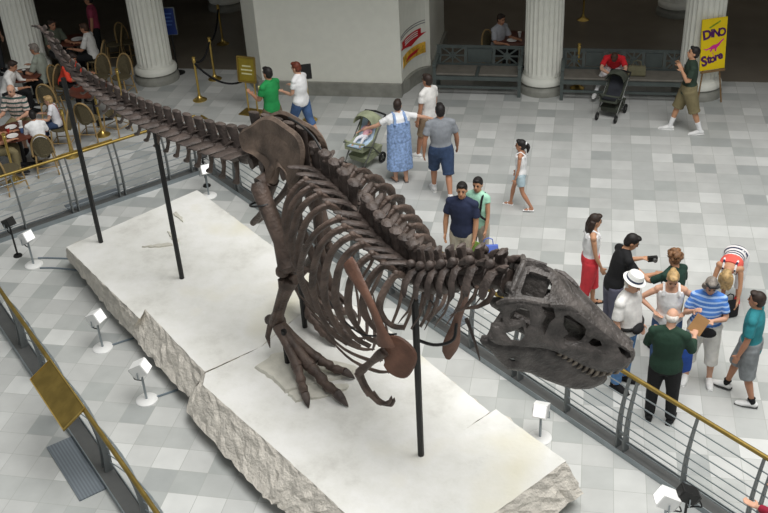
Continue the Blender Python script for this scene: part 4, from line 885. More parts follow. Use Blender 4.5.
# ---------------------------------------------------------------- people
SKIN = {k: mat('skin_' + k, srgb(*c), 0.55, var=0.05) for k, c in dict(fair=(206, 160, 134), tan=(178, 128, 100), deep=(120, 82, 62), olive=(190, 142, 110)).items()}
HAIRM = {k: mat('hair_' + k, srgb(*c), 0.6, var=0.3, scale=25) for k, c in dict(black=(30, 26, 25), brown=(70, 48, 36), red=(104, 50, 34), dkbrown=(48, 36, 30), blond=(176, 146, 100), white=(214, 208, 200), grey=(128, 120, 112), ltbrown=(120, 86, 58)).items()}
M_eye = mat('eye_dark', (0.015, 0.012, 0.01), 0.2); M_lip = mat('lips', srgb(160, 88, 78), 0.5)
def cloth(key, rgb, **k): return mat('cloth_' + key, srgb(*rgb), 0.85, var=k.pop('var', .10), scale=k.pop('scale', 9), bump=.25, bscale=18, **k)
def nrm(v): return V(v).normalized()
def person(loc, yaw, H, label, skin='fair', hair=('short', 'brown'), top=None, bottom=None, shoes=None, arms=None, legs=None, lean=0.0, side=0.0, head=(0, 0), wb=1.0, belly=0.0, seat=None, socks=None, vox=.011, female=False, feet=None, hat=None, twist=0.0, hands=True, raise_=0.0):
    """local frame: x forward, y left, z up. Returns root and world hand positions (left, right)."""
    k = H / 1.78; t = thing('person', loc, label, 'person', math.radians(yaw), 'visitors in the hall')
    aL, aR = arms or (((.05, .18, -1), (.2, .05, -1)), ((.05, -.18, -1), (.2, -.05, -1)))
    lL, lR = legs or (((.0, .05, -1), (-.02, 0, -1)), ((.0, -.05, -1), (-.02, 0, -1)))
    td = nrm((math.sin(math.radians(lean)), math.sin(math.radians(side)), math.cos(math.radians(lean))))
    th, sh, ah = .43 * k, .42 * k, .085 * k
    low = []
    for a, b in (lL, lR): low.append((nrm(a) * th + nrm(b) * sh).z)
    hz = (-min(low) + ah) if seat is None else seat + .09 * k
    Pv = V((0, 0, hz + raise_)); tw = Matrix.Rotation(math.radians(twist), 3, 'Z'); sd = tw @ V((0, 1, 0)); fw = sd.cross(td).normalized(); sd = td.cross(fw).normalized()
    shw = (.165 if female else .185) * k * (.5 + .5 * wb); hw = .09 * k
    Nb = Pv + td * .55 * k; body = MB()
    def torso(mb, infl, t0, t1, flare=0.0):
        prof = [(-.11, .115, .10), (-.04, .165, .118), (.04, .17 if not female else .178, .12), (.15, .145 if not female else .132, .105), (.28, .160 if not female else .148, .115 if not female else .125), (.40, .178 if not female else .160, .11), (.48, .150, .095), (.535, .085, .075), (.58, .062, .062)]
        ts = [p[0] for p in prof]; q = sorted(set([t0, t1] + [x for x in ts if t0 < x < t1])); R = []
        for u in q:
            a = np.interp(u, ts, [p[1] for p in prof]) * k * (wb if u < .5 else 1); b = np.interp(u, ts, [p[2] for p in prof]) * k * (.4 + .6 * wb if u < .5 else 1); bl = belly * k * max(0, 1 - ((u - .12) / .22) ** 2)
            base_dir = V((0, 0, 1)).lerp(td, min(1, max(0, (u + .1) / .2))).normalized(); f_ = V((1, 0, 0)).lerp(fw, min(1, max(0, (u + .1) / .2))).normalized(); s_ = V((0, 1, 0)).lerp(sd, min(1, max(0, (u + .1) / .3))).normalized()
            c = Pv + base_dir * (u * k) + f_ * (bl * .6); fl = flare * max(0, .15 - u)
            R.append([c + s_ * ((a + infl * k + fl) * math.cos(x)) + f_ * ((b + infl * k + bl * .6 + fl) * math.sin(x)) for x in [2 * math.pi * j / 18 for j in range(18)]])
        mb.rings(R)
    torso(body, 0, -.11, .58)
    def yoke(mb, r, f1_=.62):
        for sg in (1, -1):
            s0 = Pv + td * .475 * k + sd * (sg * shw); mb.tube([Nb + td * .012 * k, Nb + sd * sg * .055 * k - td * .014 * k, s0 + td * .018 * k - sd * sg * .03 * k, s0 + sd * sg * .012 * k], [(r * 1.1 * k, r * .75 * k), (r * 1.05 * k, r * .8 * k), (r * .95 * k, r * .9 * k), (r * .8 * k, r * .8 * k)], 12, up=tuple(td))
    yoke(body, .052)
    # head
    hy, hp = head; fd = Matrix.Rotation(math.radians(hy), 3, V((0, 0, 1))) @ fw; sdh = Matrix.Rotation(math.radians(hy), 3, V((0, 0, 1))) @ sd; fd = (Matrix.Rotation(math.radians(hp), 3, sdh) @ fd).normalized(); ud = fd.cross(sdh).normalized(); sdh = ud.cross(fd).normalized()
    nk = nrm(td * .8 + ud * .4 + fw * .15); Hc = Nb + nk * (.078 * k) + ud * (.065 * k) + fd * (.012 * k); HM = Matrix((fd, sdh, ud)).transposed(); hs = k if H > 1.4 else k * 1.12
    body.tube([Nb - td * .05 * k, Nb + nk * .05 * k, Hc - ud * .04 * k - fd * .02 * k], [.068 * k, .058 * k, .056 * k], 12)
    body.ell(Hc + ud * .025 * hs - fd * .008 * hs, (.096 * hs, .076 * hs, .095 * hs), HM, 18, 14)
    body.ell(Hc - ud * .045 * hs + fd * .018 * hs, (.072 * hs, .060 * hs, .078 * hs), HM, 16, 12)
    body.tube([Hc + fd * .085 * hs + ud * .012 * hs, Hc + fd * .104 * hs - ud * .022 * hs, Hc + fd * .086 * hs - ud * .03 * hs], [.011 * hs, .016 * hs, .012 * hs], 8)
    for s in (-1, 1): body.ell(Hc + sdh * (s * .076 * hs) - fd * .01 * hs - ud * .005 * hs, (.018 * hs, .010 * hs, .032 * hs), HM, 10, 8)
    # limbs
    S = {}; hand_w = []
    for sg, (ua, fa), key in ((1, aL, 'L'), (-1, aR, 'R')):
        sh0 = Pv + td * .475 * k + sd * (sg * shw); u1 = nrm(ua); f1 = nrm(fa); el = sh0 + u1 * .29 * k; wr = el + f1 * .25 * k; S[key] = (sh0, el, wr)
        g = .85 if female else 1.0; g *= (.6 + .4 * wb)
        body.ell(sh0, .062 * k * g, None, 12, 8)
        body.tube([sh0 - sd * sg * .03 * k, sh0 + u1 * .08 * k, sh0 + u1 * .17 * k, el - u1 * .03 * k, el + f1 * .03 * k, el + f1 * .09 * k, wr - f1 * .04 * k, wr + f1 * .01 * k], [x * k * g for x in (.056, .053, .048, .041, .041, .042, .031, .027)], 12)
        lat = V((1, 0, 0)) - f1 * f1.x
        if lat.length < .5: lat = V((0, -sg, 0)) * -1 - f1 * (V((0, sg, 0)).dot(f1)); lat = V((0, 0, 1)) - f1 * f1.z if lat.length < .3 else lat * -1
        lat.normalize(); pn = f1.cross(lat) * (1 if f1.cross(lat).dot(V((0, -sg, 0))) > 0 else -1); pn.normalize()
        HMx = Matrix((f1, lat, pn)).transposed(); body.ell(wr + f1 * .052 * k, (.058 * k, .043 * k, .020 * k), HMx, 12, 8)
        for q, ln in ((-.033, .060), (-.012, .074), (.011, .080), (.033, .070)):
            a = wr + f1 * .085 * k + lat * (q * k * .95); d2 = nrm(f1 + pn * .35); d3 = nrm(f1 + pn * 1.0)
            body.tube([a, a + f1 * .02 * k + pn * .004, a + f1 * .02 * k + d2 * ln * .45 * k, a + f1 * .02 * k + d2 * ln * .45 * k + d3 * ln * .45 * k], [.0105 * k, .010 * k, .0095 * k, .008 * k], 7)
        a = wr + f1 * .025 * k + lat * .035 * k; body.tube([a, a + nrm(f1 * .7 + lat * .7) * .04 * k, a + nrm(f1 * .7 + lat * .7) * .04 * k + nrm(f1 + pn * .4 + lat * .1) * .035 * k], [.013 * k, .0115 * k, .009 * k], 7)
        hand_w.append(wmat(t) @ (wr + f1 * .10 * k))
    ffs = feet or ((1, .15, 0), (1, -.15, 0)); FT = []
    for sg, (a, b), ff in ((1, lL, ffs[0]), (-1, lR, ffs[1])):
        h0 = Pv + V((0, sg * hw, 0)); a = nrm(a); b = nrm(b); kn = h0 + a * th; an = kn + b * sh; ff = nrm(ff); FT.append((h0, kn, an, ff, a, b)); g = .55 + .45 * wb
        body.tube([h0 - a * .02 * k, h0 + a * .1 * k, h0 + a * .25 * k, kn - a * .05 * k, kn + b * .03 * k, kn + b * .13 * k, kn + b * .25 * k, an - b * .05 * k, an + b * .02 * k], [x * k * g for x in (.088, .088, .073, .056, .052, .056, .045, .035, .036)], 14)
        up = nrm(-b * .8 + V((0, 0, .4))); up = nrm(up - ff * up.dot(ff)); body.tube([an - ff * .045 * k - up * .045 * k, an + ff * .02 * k - up * .04 * k, an + ff * .10 * k - up * .055 * k, an + ff * .165 * k - up * .065 * k], [(.030 * k, .032 * k), (.036 * k, .04 * k), (.042 * k, .026 * k), (.030 * k, .014 * k)], 12, up=tuple(up))
    remeshed(body, 'body', SKIN[skin], t, vox * (1 if H > 1.4 else .85), 2)
    # face
    for s in (-1, 1):
        MB().ell(Hc + fd * .083 * hs + sdh * (s * .031 * hs) + ud * .012 * hs, (.008 * hs, .013 * hs, .008 * hs), HM, 8, 6).build('eye', M_eye, t)
        MB().tube([Hc + fd * .090 * hs + sdh * (s * .014 * hs) + ud * .032 * hs, Hc + fd * .082 * hs + sdh * (s * .05 * hs) + ud * .033 * hs], [.006 * hs, .004 * hs], 6).build('eyebrow', HAIRM[hair[1] if hair[1] not in ('blond', 'white') else 'ltbrown'], t)
    MB().ell(Hc + fd * .083 * hs - ud * .058 * hs, (.009 * hs, .024 * hs, .008 * hs), HM, 10, 6).build('mouth', M_lip, t)
    # hair
    st, hc = hair; hm = MB(); ex = lambda f, s, u: Hc + fd * (f * hs) + sdh * (s * hs) + ud * (u * hs)
    if st != 'bald':
        hm.ell(ex(-.020, 0, .042), (.098 * hs, .084 * hs, .094 * hs), HM, 18, 12); hm.ell(ex(-.045, 0, -.005), (.070 * hs, .078 * hs, .085 * hs), HM, 16, 10)
        hm.ell(ex(.045, 0, .10), (.05 * hs, .06 * hs, .03 * hs), HM, 12, 8)
    else:
        hm.ell(ex(-.030, 0, .004), (.082 * hs, .083 * hs, .068 * hs), HM, 16, 10)
        for s in (-1, 1): hm.ell(ex(.0, s * .062, .012), (.035 * hs, .018 * hs, .035 * hs), HM, 10, 8)
    if st in ('long', 'longhang'):
        dn = -ud if st == 'long' else V((0, 0, -1))
        for s in (-1, 0, 1): q = ex(-.055, s * .055, .02); hm.tube([q, q + dn * .10 * hs - fd * .015 * hs, q + dn * .20 * hs - fd * .01 * hs, q + dn * .28 * hs], [.05 * hs, .055 * hs, .046 * hs, .02 * hs], 10)
        if st == 'longhang':
            for s in (-1, 1): q = ex(.0, s * .075, .03); hm.tube([q, q + dn * .1 * hs, q + dn * .20 * hs], [.045 * hs, .045 * hs, .02 * hs], 10)
    if st == 'bob':
        for s in (-1, 1): hm.tube([ex(.0, s * .075, .05), ex(-.01, s * .085, -.01), ex(-.02, s * .075, -.06)], [.03 * hs, .04 * hs, .03 * hs], 10)
        hm.ell(ex(-.06, 0, -.03), (.05 * hs, .08 * hs, .07 * hs), HM, 12, 8)
    if st == 'curly':
        rr = random.Random(len(label))
        for _ in range(46):
            a = rr.uniform(0, 6.28); b = rr.uniform(-.5, 1.5); hm.ell(ex(-.03 + .1 * math.cos(a) * math.cos(b), .1 * math.sin(a) * math.cos(b), .04 + .1 * math.sin(b)) if math.cos(a) < .45 or b > .7 else ex(-.06, 0, .03), .028 * hs, None, 8, 6)
    if st == 'pony':
        hm.tube([ex(-.10, 0, .05), ex(-.145, 0, .04), ex(-.16, 0, -.02), ex(-.15, 0, -.10), ex(-.14, 0, -.16)], [x * hs for x in (.02, .03, .036, .028, .008)], 10)
    if st == 'bun': hm.ell(ex(-.10, 0, .06), .045 * hs, None, 12, 8)
    remeshed(hm, 'hair', HAIRM[hc], t, .009, 2)
    if st == 'pony': MB().ell(ex(-.112, 0, .052), (.018 * hs, .034 * hs, .034 * hs), HM, 12, 8).build('hair_tie', cloth('white', (236, 236, 236)), t)
    if hat:
        m = cloth(*hat); hb = MB()
        def hring(r1, r2, u, f=0): return [ex(-.012 + f + r1 * math.cos(x), r2 * math.sin(x), u) for x in [2 * math.pi * j / 24 for j in range(24)]]
        hb.rings([hring(.145, .13, .065), hring(.15, .135, .075), hring(.112, .098, .088), hring(.11, .096, .09), hring(.104, .09, .15), hring(.09, .075, .175), hring(.05, .04, .168)]); h_ = hb.build('hat', m, t)
        MB().rings([hring(.1135, .0995, .09), hring(.1125, .0985, .115)]).build('hat_band', cloth('navyband', (52, 60, 84)), h_)
    # clothes
    if top:
        m = top['m']; mb = MB(); torso(mb, .017, top.get('hem', -.05), top.get('neck', .535), top.get('flare', 0)); sl = top.get('sleeve', .5)
        if sl > 0 and top.get('neck', 1) > .5: yoke(mb, .066)
        for sg, key in ((1, 'L'), (-1, 'R')):
            s0, el, wr = S[key]; g = (.85 if female else 1) * (.6 + .4 * wb)
            if sl > 0:
                mb.ell(s0, .067 * k * g, None, 12, 8); u1 = (el - s0); f1 = wr - el
                if sl <= 1: mb.tube([s0 - sd * sg * .03 * k, s0 + u1 * sl * .5, s0 + u1 * sl], [.066 * k * g, .066 * k * g, .069 * k * g], 12)
                else: mb.tube([s0 - sd * sg * .03 * k, s0 + u1 * .5, el - u1 * .05, el + f1 * .1, el + f1 * (sl - 1)], [x * k * g for x in (.07, .064, .055, .053, .044)], 12)
            elif top.get('strap', True): mb.tube([s0 - sd * sg * .06 * k - td * .04 * k + fw * .118 * k, s0 - sd * sg * .07 * k + td * .03 * k + fw * .098 * k, s0 - sd * sg * .075 * k + td * .094 * k, s0 - sd * sg * .07 * k + td * .03 * k - fw * .098 * k, s0 - sd * sg * .06 * k - td * .04 * k - fw * .115 * k], [.022 * k] * 5, 8)
        remeshed(mb, top.get('name', 'shirt'), m, t, .013, 3)
        if top.get('collar'):
            mb = MB(); mb.tube([Nb + td * .0 * k + sd * (.07 * k * math.cos(x)) + fw * (.07 * k * math.sin(x) + .01 * k) - td * (.02 * k * math.sin(x)) for x in [2 * math.pi * j / 16 + 2.2 for j in range(15)]], [.016 * k] * 15, 6); mb.build('collar', top['collar'], t)
    if bottom:
        m = bottom['m']; fr = bottom.get('len', 2.0); mb = MB(); inf = bottom.get('loose', .016)
        if bottom.get('skirt'):
            R = []; L = bottom['skirt']; c0 = Pv + V((0, 0, .10 * k)); mid = (FT[0][1] + FT[1][1]) / 2 - Pv
            for j in range(7):
                u = j / 6; dz = L * u; a = (.176 + bottom.get('flare', .06) * u) * k * wb; b = (.14 + bottom.get('flare', .06) * 1.1 * u) * k * (.5 + .5 * wb); cc = c0 + V((mid.x * u * .6, mid.y * u * .3, -dz))
                R.append([cc + V((b * math.sin(x) * (1 + .04 * u * math.sin(7 * x)), a * math.cos(x) * (1 + .04 * u * math.sin(7 * x)), 0)) for x in [2 * math.pi * q / 28 for q in range(28)]])
            mb.rings(R)
        else:
            torso(mb, inf * .8, -.11, .10)
            for h0, kn, an, ff, a, b in FT:
                g = .55 + .45 * wb; pts = []; rd = []
                for u, r in ((0, .094), (.25, .094), (.6, .08), (.92, .066), (1.08, .062), (1.3, .060), (1.6, .054), (1.95, .050)):
                    if u <= fr: pts.append(h0 + a * th * u if u <= 1 else kn + b * sh * (u - 1)); rd.append((r + inf) * k * g)
                pts.append(h0 + a * th * fr if fr <= 1 else kn + b * sh * (fr - 1)); rd.append(rd[-1] * (1.06 if fr < 1.6 else 1.0))
                mb.tube(pts, rd, 14)
        remeshed(mb, bottom.get('name', 'trousers'), m, t, .013, 3)
        if bottom.get('belt'): 
            mb = MB(); mb.rings([[Pv + td * u * k + sd * ((.175 * wb + .014) * k * math.cos(x)) + fw * ((.125 + .018) * k * (.4 + .6 * wb) * math.sin(x) + belly * .6 * k * (1 + math.sin(x))) for x in [2 * math.pi * j / 24 for j in range(24)]] for u in (.085, .125)]); mb.build('belt', M_black, t)
    if socks:
        for h0, kn, an, ff, a, b in FT: MB().tube([kn + b * sh * socks[1], kn + b * sh * .85, an + b * .02 * k], [.055 * k, .045 * k, .046 * k], 12).build('sock', socks[0], t)
    if shoes:
        for h0, kn, an, ff, a, b in FT:
            up = nrm(-b * .8 + V((0, 0, .4))); up = nrm(up - ff * up.dot(ff)); mb = MB()
            if shoes.get('sandal'):
                so = MB(); so.tube([an - ff * .06 * k - up * .075 * k, an + ff * .06 * k - up * .075 * k, an + ff * .19 * k - up * .078 * k], [(.04 * k, .012 * k), (.045 * k, .012 * k), (.04 * k, .010 * k)], 14, up=tuple(up))
                sd_ = up.cross(ff); so.tube([an + ff * .06 * k - up * .07 * k + sd_ * .046 * k, an + ff * .08 * k - up * .02 * k, an + ff * .06 * k - up * .07 * k - sd_ * .046 * k], [.016 * k] * 3, 8); so.build('sandal', shoes['m'], t)
            else:
                mb.tube([an - ff * .075 * k - up * .045 * k, an - ff * .05 * k - up * .04 * k, an + ff * .03 * k - up * .032 * k, an + ff * .11 * k - up * .052 * k, an + ff * .19 * k - up * .06 * k, an + ff * .215 * k - up * .066 * k], [(.02 * k, .025 * k), (.042 * k, .044 * k), (.046 * k, .052 * k), (.052 * k, .034 * k), (.042 * k, .024 * k), (.015 * k, .012 * k)], 14, up=tuple(up))
                s_ = mb.build('shoe', shoes['m'], t)
                so = MB(); so.tube([an - ff * .082 * k - up * .077 * k, an - ff * .0 * k - up * .077 * k, an + ff * .11 * k - up * .077 * k, an + ff * .222 * k - up * .077 * k], [(.035 * k, .010 * k), (.048 * k, .011 * k), (.054 * k, .011 * k), (.03 * k, .010 * k)], 14, up=tuple(up)); so.build('sole', shoes.get('sole', M_wht), s_)
    return t, hand_w, dict(P=Pv, td=td, fw=fw, sd=sd, k=k, H=Hc, fd=fd, ud=ud, sdh=sdh, hs=hs, S=S, Nb=Nb, FT=FT)
def piece(t, mb, name, m, label=None): return tag(mb.build(name, m, t), label)
W = lambda t, p: wmat(t) @ V(p)
WHITE = cloth('white', (236, 236, 236)); BLACKC = cloth('black', (24, 24, 26)); DENIM = cloth('denim', (70, 98, 140), var=.2); DDEN = cloth('dark_denim', (52, 70, 100), var=.2); KHAKI = cloth('khaki', (122, 112, 82)); SHW = dict(m=cloth('white_leather', (226, 226, 224))); SHB = dict(m=BLACKC, sole=M_rubber)
A_DOWN = (.06, .16, -1)
def down(sg, f=.05, o=.16, bend=.2): return ((f, sg * o, -1), (f + bend, sg * .05, -1))
WALK = (((.42, .04, -1), (.12, 0, -1)), ((-.22, -.04, -1), (-.55, 0, -1)))
WALK2 = (((-.22, .04, -1), (-.55, 0, -1)), ((.42, -.04, -1), (.12, 0, -1)))
STRIDE = (((.30, .04, -1), (.2, 0, -1)), ((-.28, -.04, -1), (-.32, 0, -1)))
# --- upper walkway
person(at(277, 150), 152, 1.76, 'man in a green polo shirt seen from behind, holding papers by the gold sign', 'tan', ('short', 'black'), dict(m=cloth('green', (34, 140, 74)), sleeve=.6, collar=cloth('green', (34, 140, 74))), dict(m=cloth('brown_shorts', (104, 92, 74)), len=1.05, name='shorts'), SHW, ((((.35, .1, -1), (1, -.2, .25))), ((.3, -.2, -1), (1, .1, .2))), WALK)
person(at(305, 141), 160, 1.70, 'auburn haired woman in a white t-shirt and denim capris by the pier', 'fair', ('short', 'red'), dict(m=WHITE, sleeve=.55, hem=-.09), dict(m=DENIM, len=1.35, name='capris'), SHW, (((.2, .1, -1), (1, -.1, .1)), ((.25, -.15, -1), (1, .0, .05))), WALK, female=True, wb=1.12, head=(0, 12))
tB1, hB1, iB1 = person(at(401, 181), 118, 1.60, 'heavy woman in a blue patterned pinafore dress over a white t-shirt, pushing a stroller', 'fair', ('short', 'dkbrown'), dict(m=WHITE, sleeve=.65, hem=.28), dict(m=mat('cloth_blueprint', srgb(140, 166, 208), .85, var=.3, scale=22), skirt=.66, flare=.02, name='dress_skirt'), dict(m=cloth('grey_leather', (120, 112, 108)), sandal=True), (((.35, .75, -.55), (.6, .5, -.35)), ((.1, -1, -.35), (.25, -1, -.45))), (((.07, .0, -1), (.02, 0, -1)), ((-.07, -.0, -1), (-.10, 0, -1))), female=True, wb=1.38, belly=.03, head=(-25, 5))
mb = MB()
for r in (0,):
    k = iB1['k']; P, td, fw, sd = iB1['P'], iB1['td'], iB1['fw'], iB1['sd']
    mb.rings([[P + td * u * k + sd * (a * k * math.cos(x)) + fw * (b * k * math.sin(x)) for x in [2 * math.pi * j / 20 for j in range(20)]] for u, a, b in ((.0, .252, .178), (.15, .235, .175), (.30, .235, .180), (.40, .222, .165))])
    for s in (-1, 1): mb.tube([P + td * .38 * k + sd * (s * .12 * k) - fw * .155 * k, P + td * .47 * k + sd * (s * .11 * k) - fw * .145 * k, P + td * .555 * k + sd * (s * .10 * k) - fw * .05 * k, P + td * .555 * k + sd * (s * .10 * k) + fw * .04 * k, P + td * .38 * k + sd * (s * .12 * k) + fw * .165 * k], [.028 * k] * 5, 8)
piece(tB1, mb, 'dress_bodice', bpy.data.materials['cloth_blueprint'])
person(at(442, 196), 106, 1.80, 'man in a grey t-shirt and denim shorts walking away beside the pinafore dress', 'tan', ('short', 'black'), dict(m=cloth('grey', (138, 142, 148)), sleeve=.65, hem=-.09), dict(m=DDEN, len=1.05, name='shorts', loose=.03), SHW, ((((-.1, .3, -1), (.2, .05, -1))), ((.15, -.30, -1), (.45, -.10, -1))), WALK, wb=1.08, socks=(WHITE, .86))
person(at(430, 158), 150, 1.72, 'man in a white t-shirt walking left, half hidden behind the grey t-shirt', 'tan', ('short', 'dkbrown'), dict(m=cloth('offwhite', (224, 222, 218)), sleeve=.55, hem=-.06), dict(m=cloth('tan_shorts', (150, 128, 104)), len=1.0, name='shorts'), SHW, (down(1), ((.1, -.2, -1), (.4, -.05, -1))), STRIDE)
person(at(520, 208), 172, 1.32, 'small girl in a white tank top with a ponytail walking left', 'tan', ('pony', 'black'), dict(m=WHITE, sleeve=0, neck=.47, hem=-.02), dict(m=cloth('pale_blue', (176, 196, 204)), len=.62, name='shorts', loose=.02), dict(m=WHITE, sandal=True), (((.05, .18, -1), (.25, .1, -1)), ((.2, -.25, -1), (.35, .0, -1))), (((-.15, .04, -1), (-.62, 0, -1)), ((.45, -.04, -1), (.15, 0, -1))), female=True, wb=.9)
tN, hN, iN = person(at(463, 282), 258, 1.74, 'smiling man in a navy polo shirt and pale trousers behind the neck bones', 'olive', ('short', 'black'), dict(m=cloth('navy', (38, 46, 72)), sleeve=.7, collar=cloth('navy', (38, 46, 72)), hem=-.06), dict(m=cloth('beige', (190, 182, 164)), len=1.95), SHB, (((.1, .12, -1), (.25, -.05, -1)), ((.05, -.22, -1), (.2, 0, -1))), None, wb=1.08, head=(12, 0))
tM, hM, iM = person(at(478, 270), 250, 1.64, 'woman in a mint green top standing just behind the navy polo shirt', 'olive', ('short', 'black'), dict(m=cloth('mint', (172, 222, 196)), sleeve=.25, hem=-.06), dict(m=cloth('beige', (190, 182, 164)), len=1.9), SHB, (((.15, .12, -1), (.4, .02, -1)), ((.1, -.2, -1), (.3, 0, -1))), None, female=True, head=(10, 0))
k = iM['k']; piece(tM, MB().tube(spline([tuple(iM['S']['L'][0] + V((-.03, -.05, .07))), tuple(iM['S']['L'][0] + V((.07, -.05, .03))), tuple(iM['S']['L'][0] + V((.125, -.05, -.12))), tuple(iM['P'] + V((.135, .10, .22 * k))), tuple(iM['P'] + V((.06, .19, .10 * k)))], 14), [.018] * 14, 8), 'bag_strap', BLACKC)
def bag(name, loc, dims, m, label, cat, rz=0, handle=True):
    t = thing(name, loc, label, cat, rz); x, y, z = dims
    mb = MB(); mb.rings([[V((sx * x / 2 * s, sy * y / 2 * s2, zz)) for sx, sy in ((-1, -1), (1, -1), (1, 1), (-1, 1))] for zz, s, s2 in ((0, .92, .8), (z * .15, 1, 1), (z * .7, 1, .9), (z, .96, .35))]); o = mb.build('bag_body', m, t, False); bv = o.modifiers.new('b', 'BEVEL'); bv.width = .012
    if handle: MB().tube([(-x * .25, 0, z * .97), (-x * .2, 0, z + .09), (0, 0, z + .12), (x * .2, 0, z + .09), (x * .25, 0, z * .97)], [.008] * 5, 6).build('handle', m, t)
    return t
h = hM[0]; bag('shopping_bag', h + V((.06, -.06, -.46)), (.30, .10, .36), cloth('bag_blue', (96, 120, 204)), 'periwinkle blue bag hanging from the hand of the mint green top', 'bag', .2)
def sheet(name, loc, dims, m, label, cat, rot, m2=None):
    o = MB().box((0, 0, 0), dims).build(name, m, None, False); o.location = loc; o.rotation_euler = rot; return tag(o, label, cat)
sheet('leaflet', hN[0] + V((.05, -.02, -.07)), (.02, .14, .24), mat('leaflet_green', srgb(120, 150, 70), .6), 'green leaflet in the hand beside the pale trousers', 'leaflet', (.1, .2, 1.2))
# --- group at the railing by the skull
person(at(587, 307), 8, 1.58, 'long haired woman in a white sleeveless top and red cropped trousers', 'olive', ('long', 'dkbrown'), dict(m=WHITE, sleeve=0, neck=.49, hem=-.0), dict(m=cloth('red', (206, 58, 66)), len=1.42, loose=.035, name='cropped_trousers'), dict(m=BLACKC, sandal=True), (((.0, .15, -1), (.25, -.05, -1)), ((.15, -.16, -1), (.45, .0, -1))), (((.18, .04, -1), (.05, 0, -1)), ((-.12, -.04, -1), (-.25, 0, -1))), female=True, head=(10, 10))
tK, hK, iK = person(at(609, 337), 20, 1.70, 'man in a black t-shirt and grey jeans leaning right to pass a camera', 'olive', ('short', 'black'), dict(m=BLACKC, sleeve=.75, hem=-.06), dict(m=cloth('grey_jeans', (92, 92, 108)), len=1.95), SHB, (((.4, .2, -.9), (1, -.1, .05)), ((.5, -.25, -.85), (1, .15, .0))), None, lean=14, head=(-15, 15))
person(at(665, 350), 130, 1.60, 'curly haired woman in a dark green shirt standing behind the white tank top', 'olive', ('curly', 'ltbrown'), dict(m=cloth('dkgreen', (34, 62, 52)), sleeve=.8), dict(m=cloth('khaki2', (150, 142, 120)), len=1.95), SHB, (((.65, .3, -.6), (.75, .25, .55)), ((.2, -.3, -1), (.6, .1, -.2))), None, female=True, wb=1.15, head=(0, 15))
o = thing('camera', hK[0] + V((.05, -.03, -.03)), 'small black camera held out between the black t-shirt and the curly haired woman', 'camera', math.radians(15))
MB().box((0, 0, .03), (.13, .05, .07)).build('camera_body', M_black, o, False); MB().tube([(.02, -.02, .03), (.02, -.07, .03)], [.026, .026], 12).build('lens', M_steeld, o)
tH, hH, iH = person(at(620, 384), 330, 1.74, 'man in a white straw hat, white shirt and blue jeans', 'fair', ('short', 'white'), dict(m=cloth('white_shirt', (228, 226, 222)), sleeve=.75, hem=-.02), dict(m=cloth('blue_jeans', (92, 134, 182), var=.2), len=1.95, belt=True), SHB, (((.0, .2, -1), (.35, .0, -1)), ((.0, -.2, -1), (.35, .0, -1))), None, wb=1.22, belly=.05, hat=('straw', (232, 232, 228)), head=(0, 18))
k = iH['k']; piece(tH, MB().ell(iH['P'] + V((.20, -.06, .10)), (.06, .11, .065), None, 12, 8), 'waist_pouch', BLACKC)
person(at(661, 372), 270, 1.66, 'woman in a white tank top looking down with her hands on her hips', 'fair', ('bun', 'blond'), dict(m=WHITE, sleeve=0, neck=.48, hem=-.05), dict(m=DENIM, len=1.95), SHW, (((-.12, .85, -.7), (.45, -.8, -.55)), ((-.12, -.85, -.7), (.45, .8, -.55))), None, female=True, wb=1.05, head=(0, 28))
tS, hS, iS = person(at(697, 379), 262, 1.64, 'grey haired woman in a blue striped t-shirt and white capris', 'fair', ('bob', 'grey'), dict(m=mat('cloth_bluestripe', srgb(78, 128, 206), .85, var=.08, stripes=(2, 17.0, srgb(170, 200, 240), .62)), sleeve=.7, hem=-.10), dict(m=cloth('white_capris', (222, 220, 214)), len=1.42, name='capris', loose=.025), SHW, (((.25, .28, -1), (.75, -.75, .25)), ((.2, -.35, -1), (.75, .55, .75))), (((.05, .12, -1), (.0, .04, -1)), ((.05, -.12, -1), (.0, -.04, -1))), female=True, wb=1.25, belly=.03, head=(10, 20))
k = iS['k']; piece(tS, MB().ell(iS['P'] + V((.19, .03, .03)), (.055, .12, .07), None, 14, 8), 'waist_pouch', BLACKC)
piece(tS, MB().tube([iS['H'] + iS['sdh'] * .075 + iS['ud'] * .075 + iS['fd'] * .02, iS['H'] + iS['fd'] * .085 + iS['ud'] * .085 + iS['sdh'] * .03, iS['H'] + iS['fd'] * .085 + iS['ud'] * .085 - iS['sdh'] * .03, iS['H'] - iS['sdh'] * .075 + iS['ud'] * .075 + iS['fd'] * .02], [.008, .02, .02, .008], 8), 'sunglasses', M_black)
tE, hE, iE = person(at(729, 301), 252, 1.56, 'blond woman bending far forward in white capris and a striped top', 'olive', ('longhang', 'blond'), dict(m=mat('cloth_navystripe', srgb(228, 224, 222), .85, var=.05, stripes=(0, 13.0, srgb(40, 44, 74), .55)), sleeve=0, hem=-.02, neck=.40, name='striped_top'), dict(m=cloth('white_capris2', (236, 236, 236)), len=1.55, name='capris', loose=.02), dict(m=cloth('red_leather', (190, 50, 50))), (((.2, .15, -1), (.2, .0, -1)), ((.3, -.15, -1), (.3, -.1, -1))), (((-.08, .05, -1), (-.05, 0, -1)), ((-.02, -.05, -1), (.02, 0, -1))), female=True, lean=88, head=(0, 20))
k = iE['k']; P, td, fw, sd = iE['P'], iE['td'], iE['fw'], iE['sd']
mb = MB(); mb.rings([[P + td * u * k + sd * (a * k * math.cos(x)) + fw * (b * k * math.sin(x)) for x in [2 * math.pi * j / 18 for j in range(18)]] for u, a, b in ((.30, .172, .138), (.36, .182, .142), (.44, .178, .132), (.50, .14, .112))]); piece(tE, mb, 'coral_yoke', cloth('coral', (226, 96, 84)))
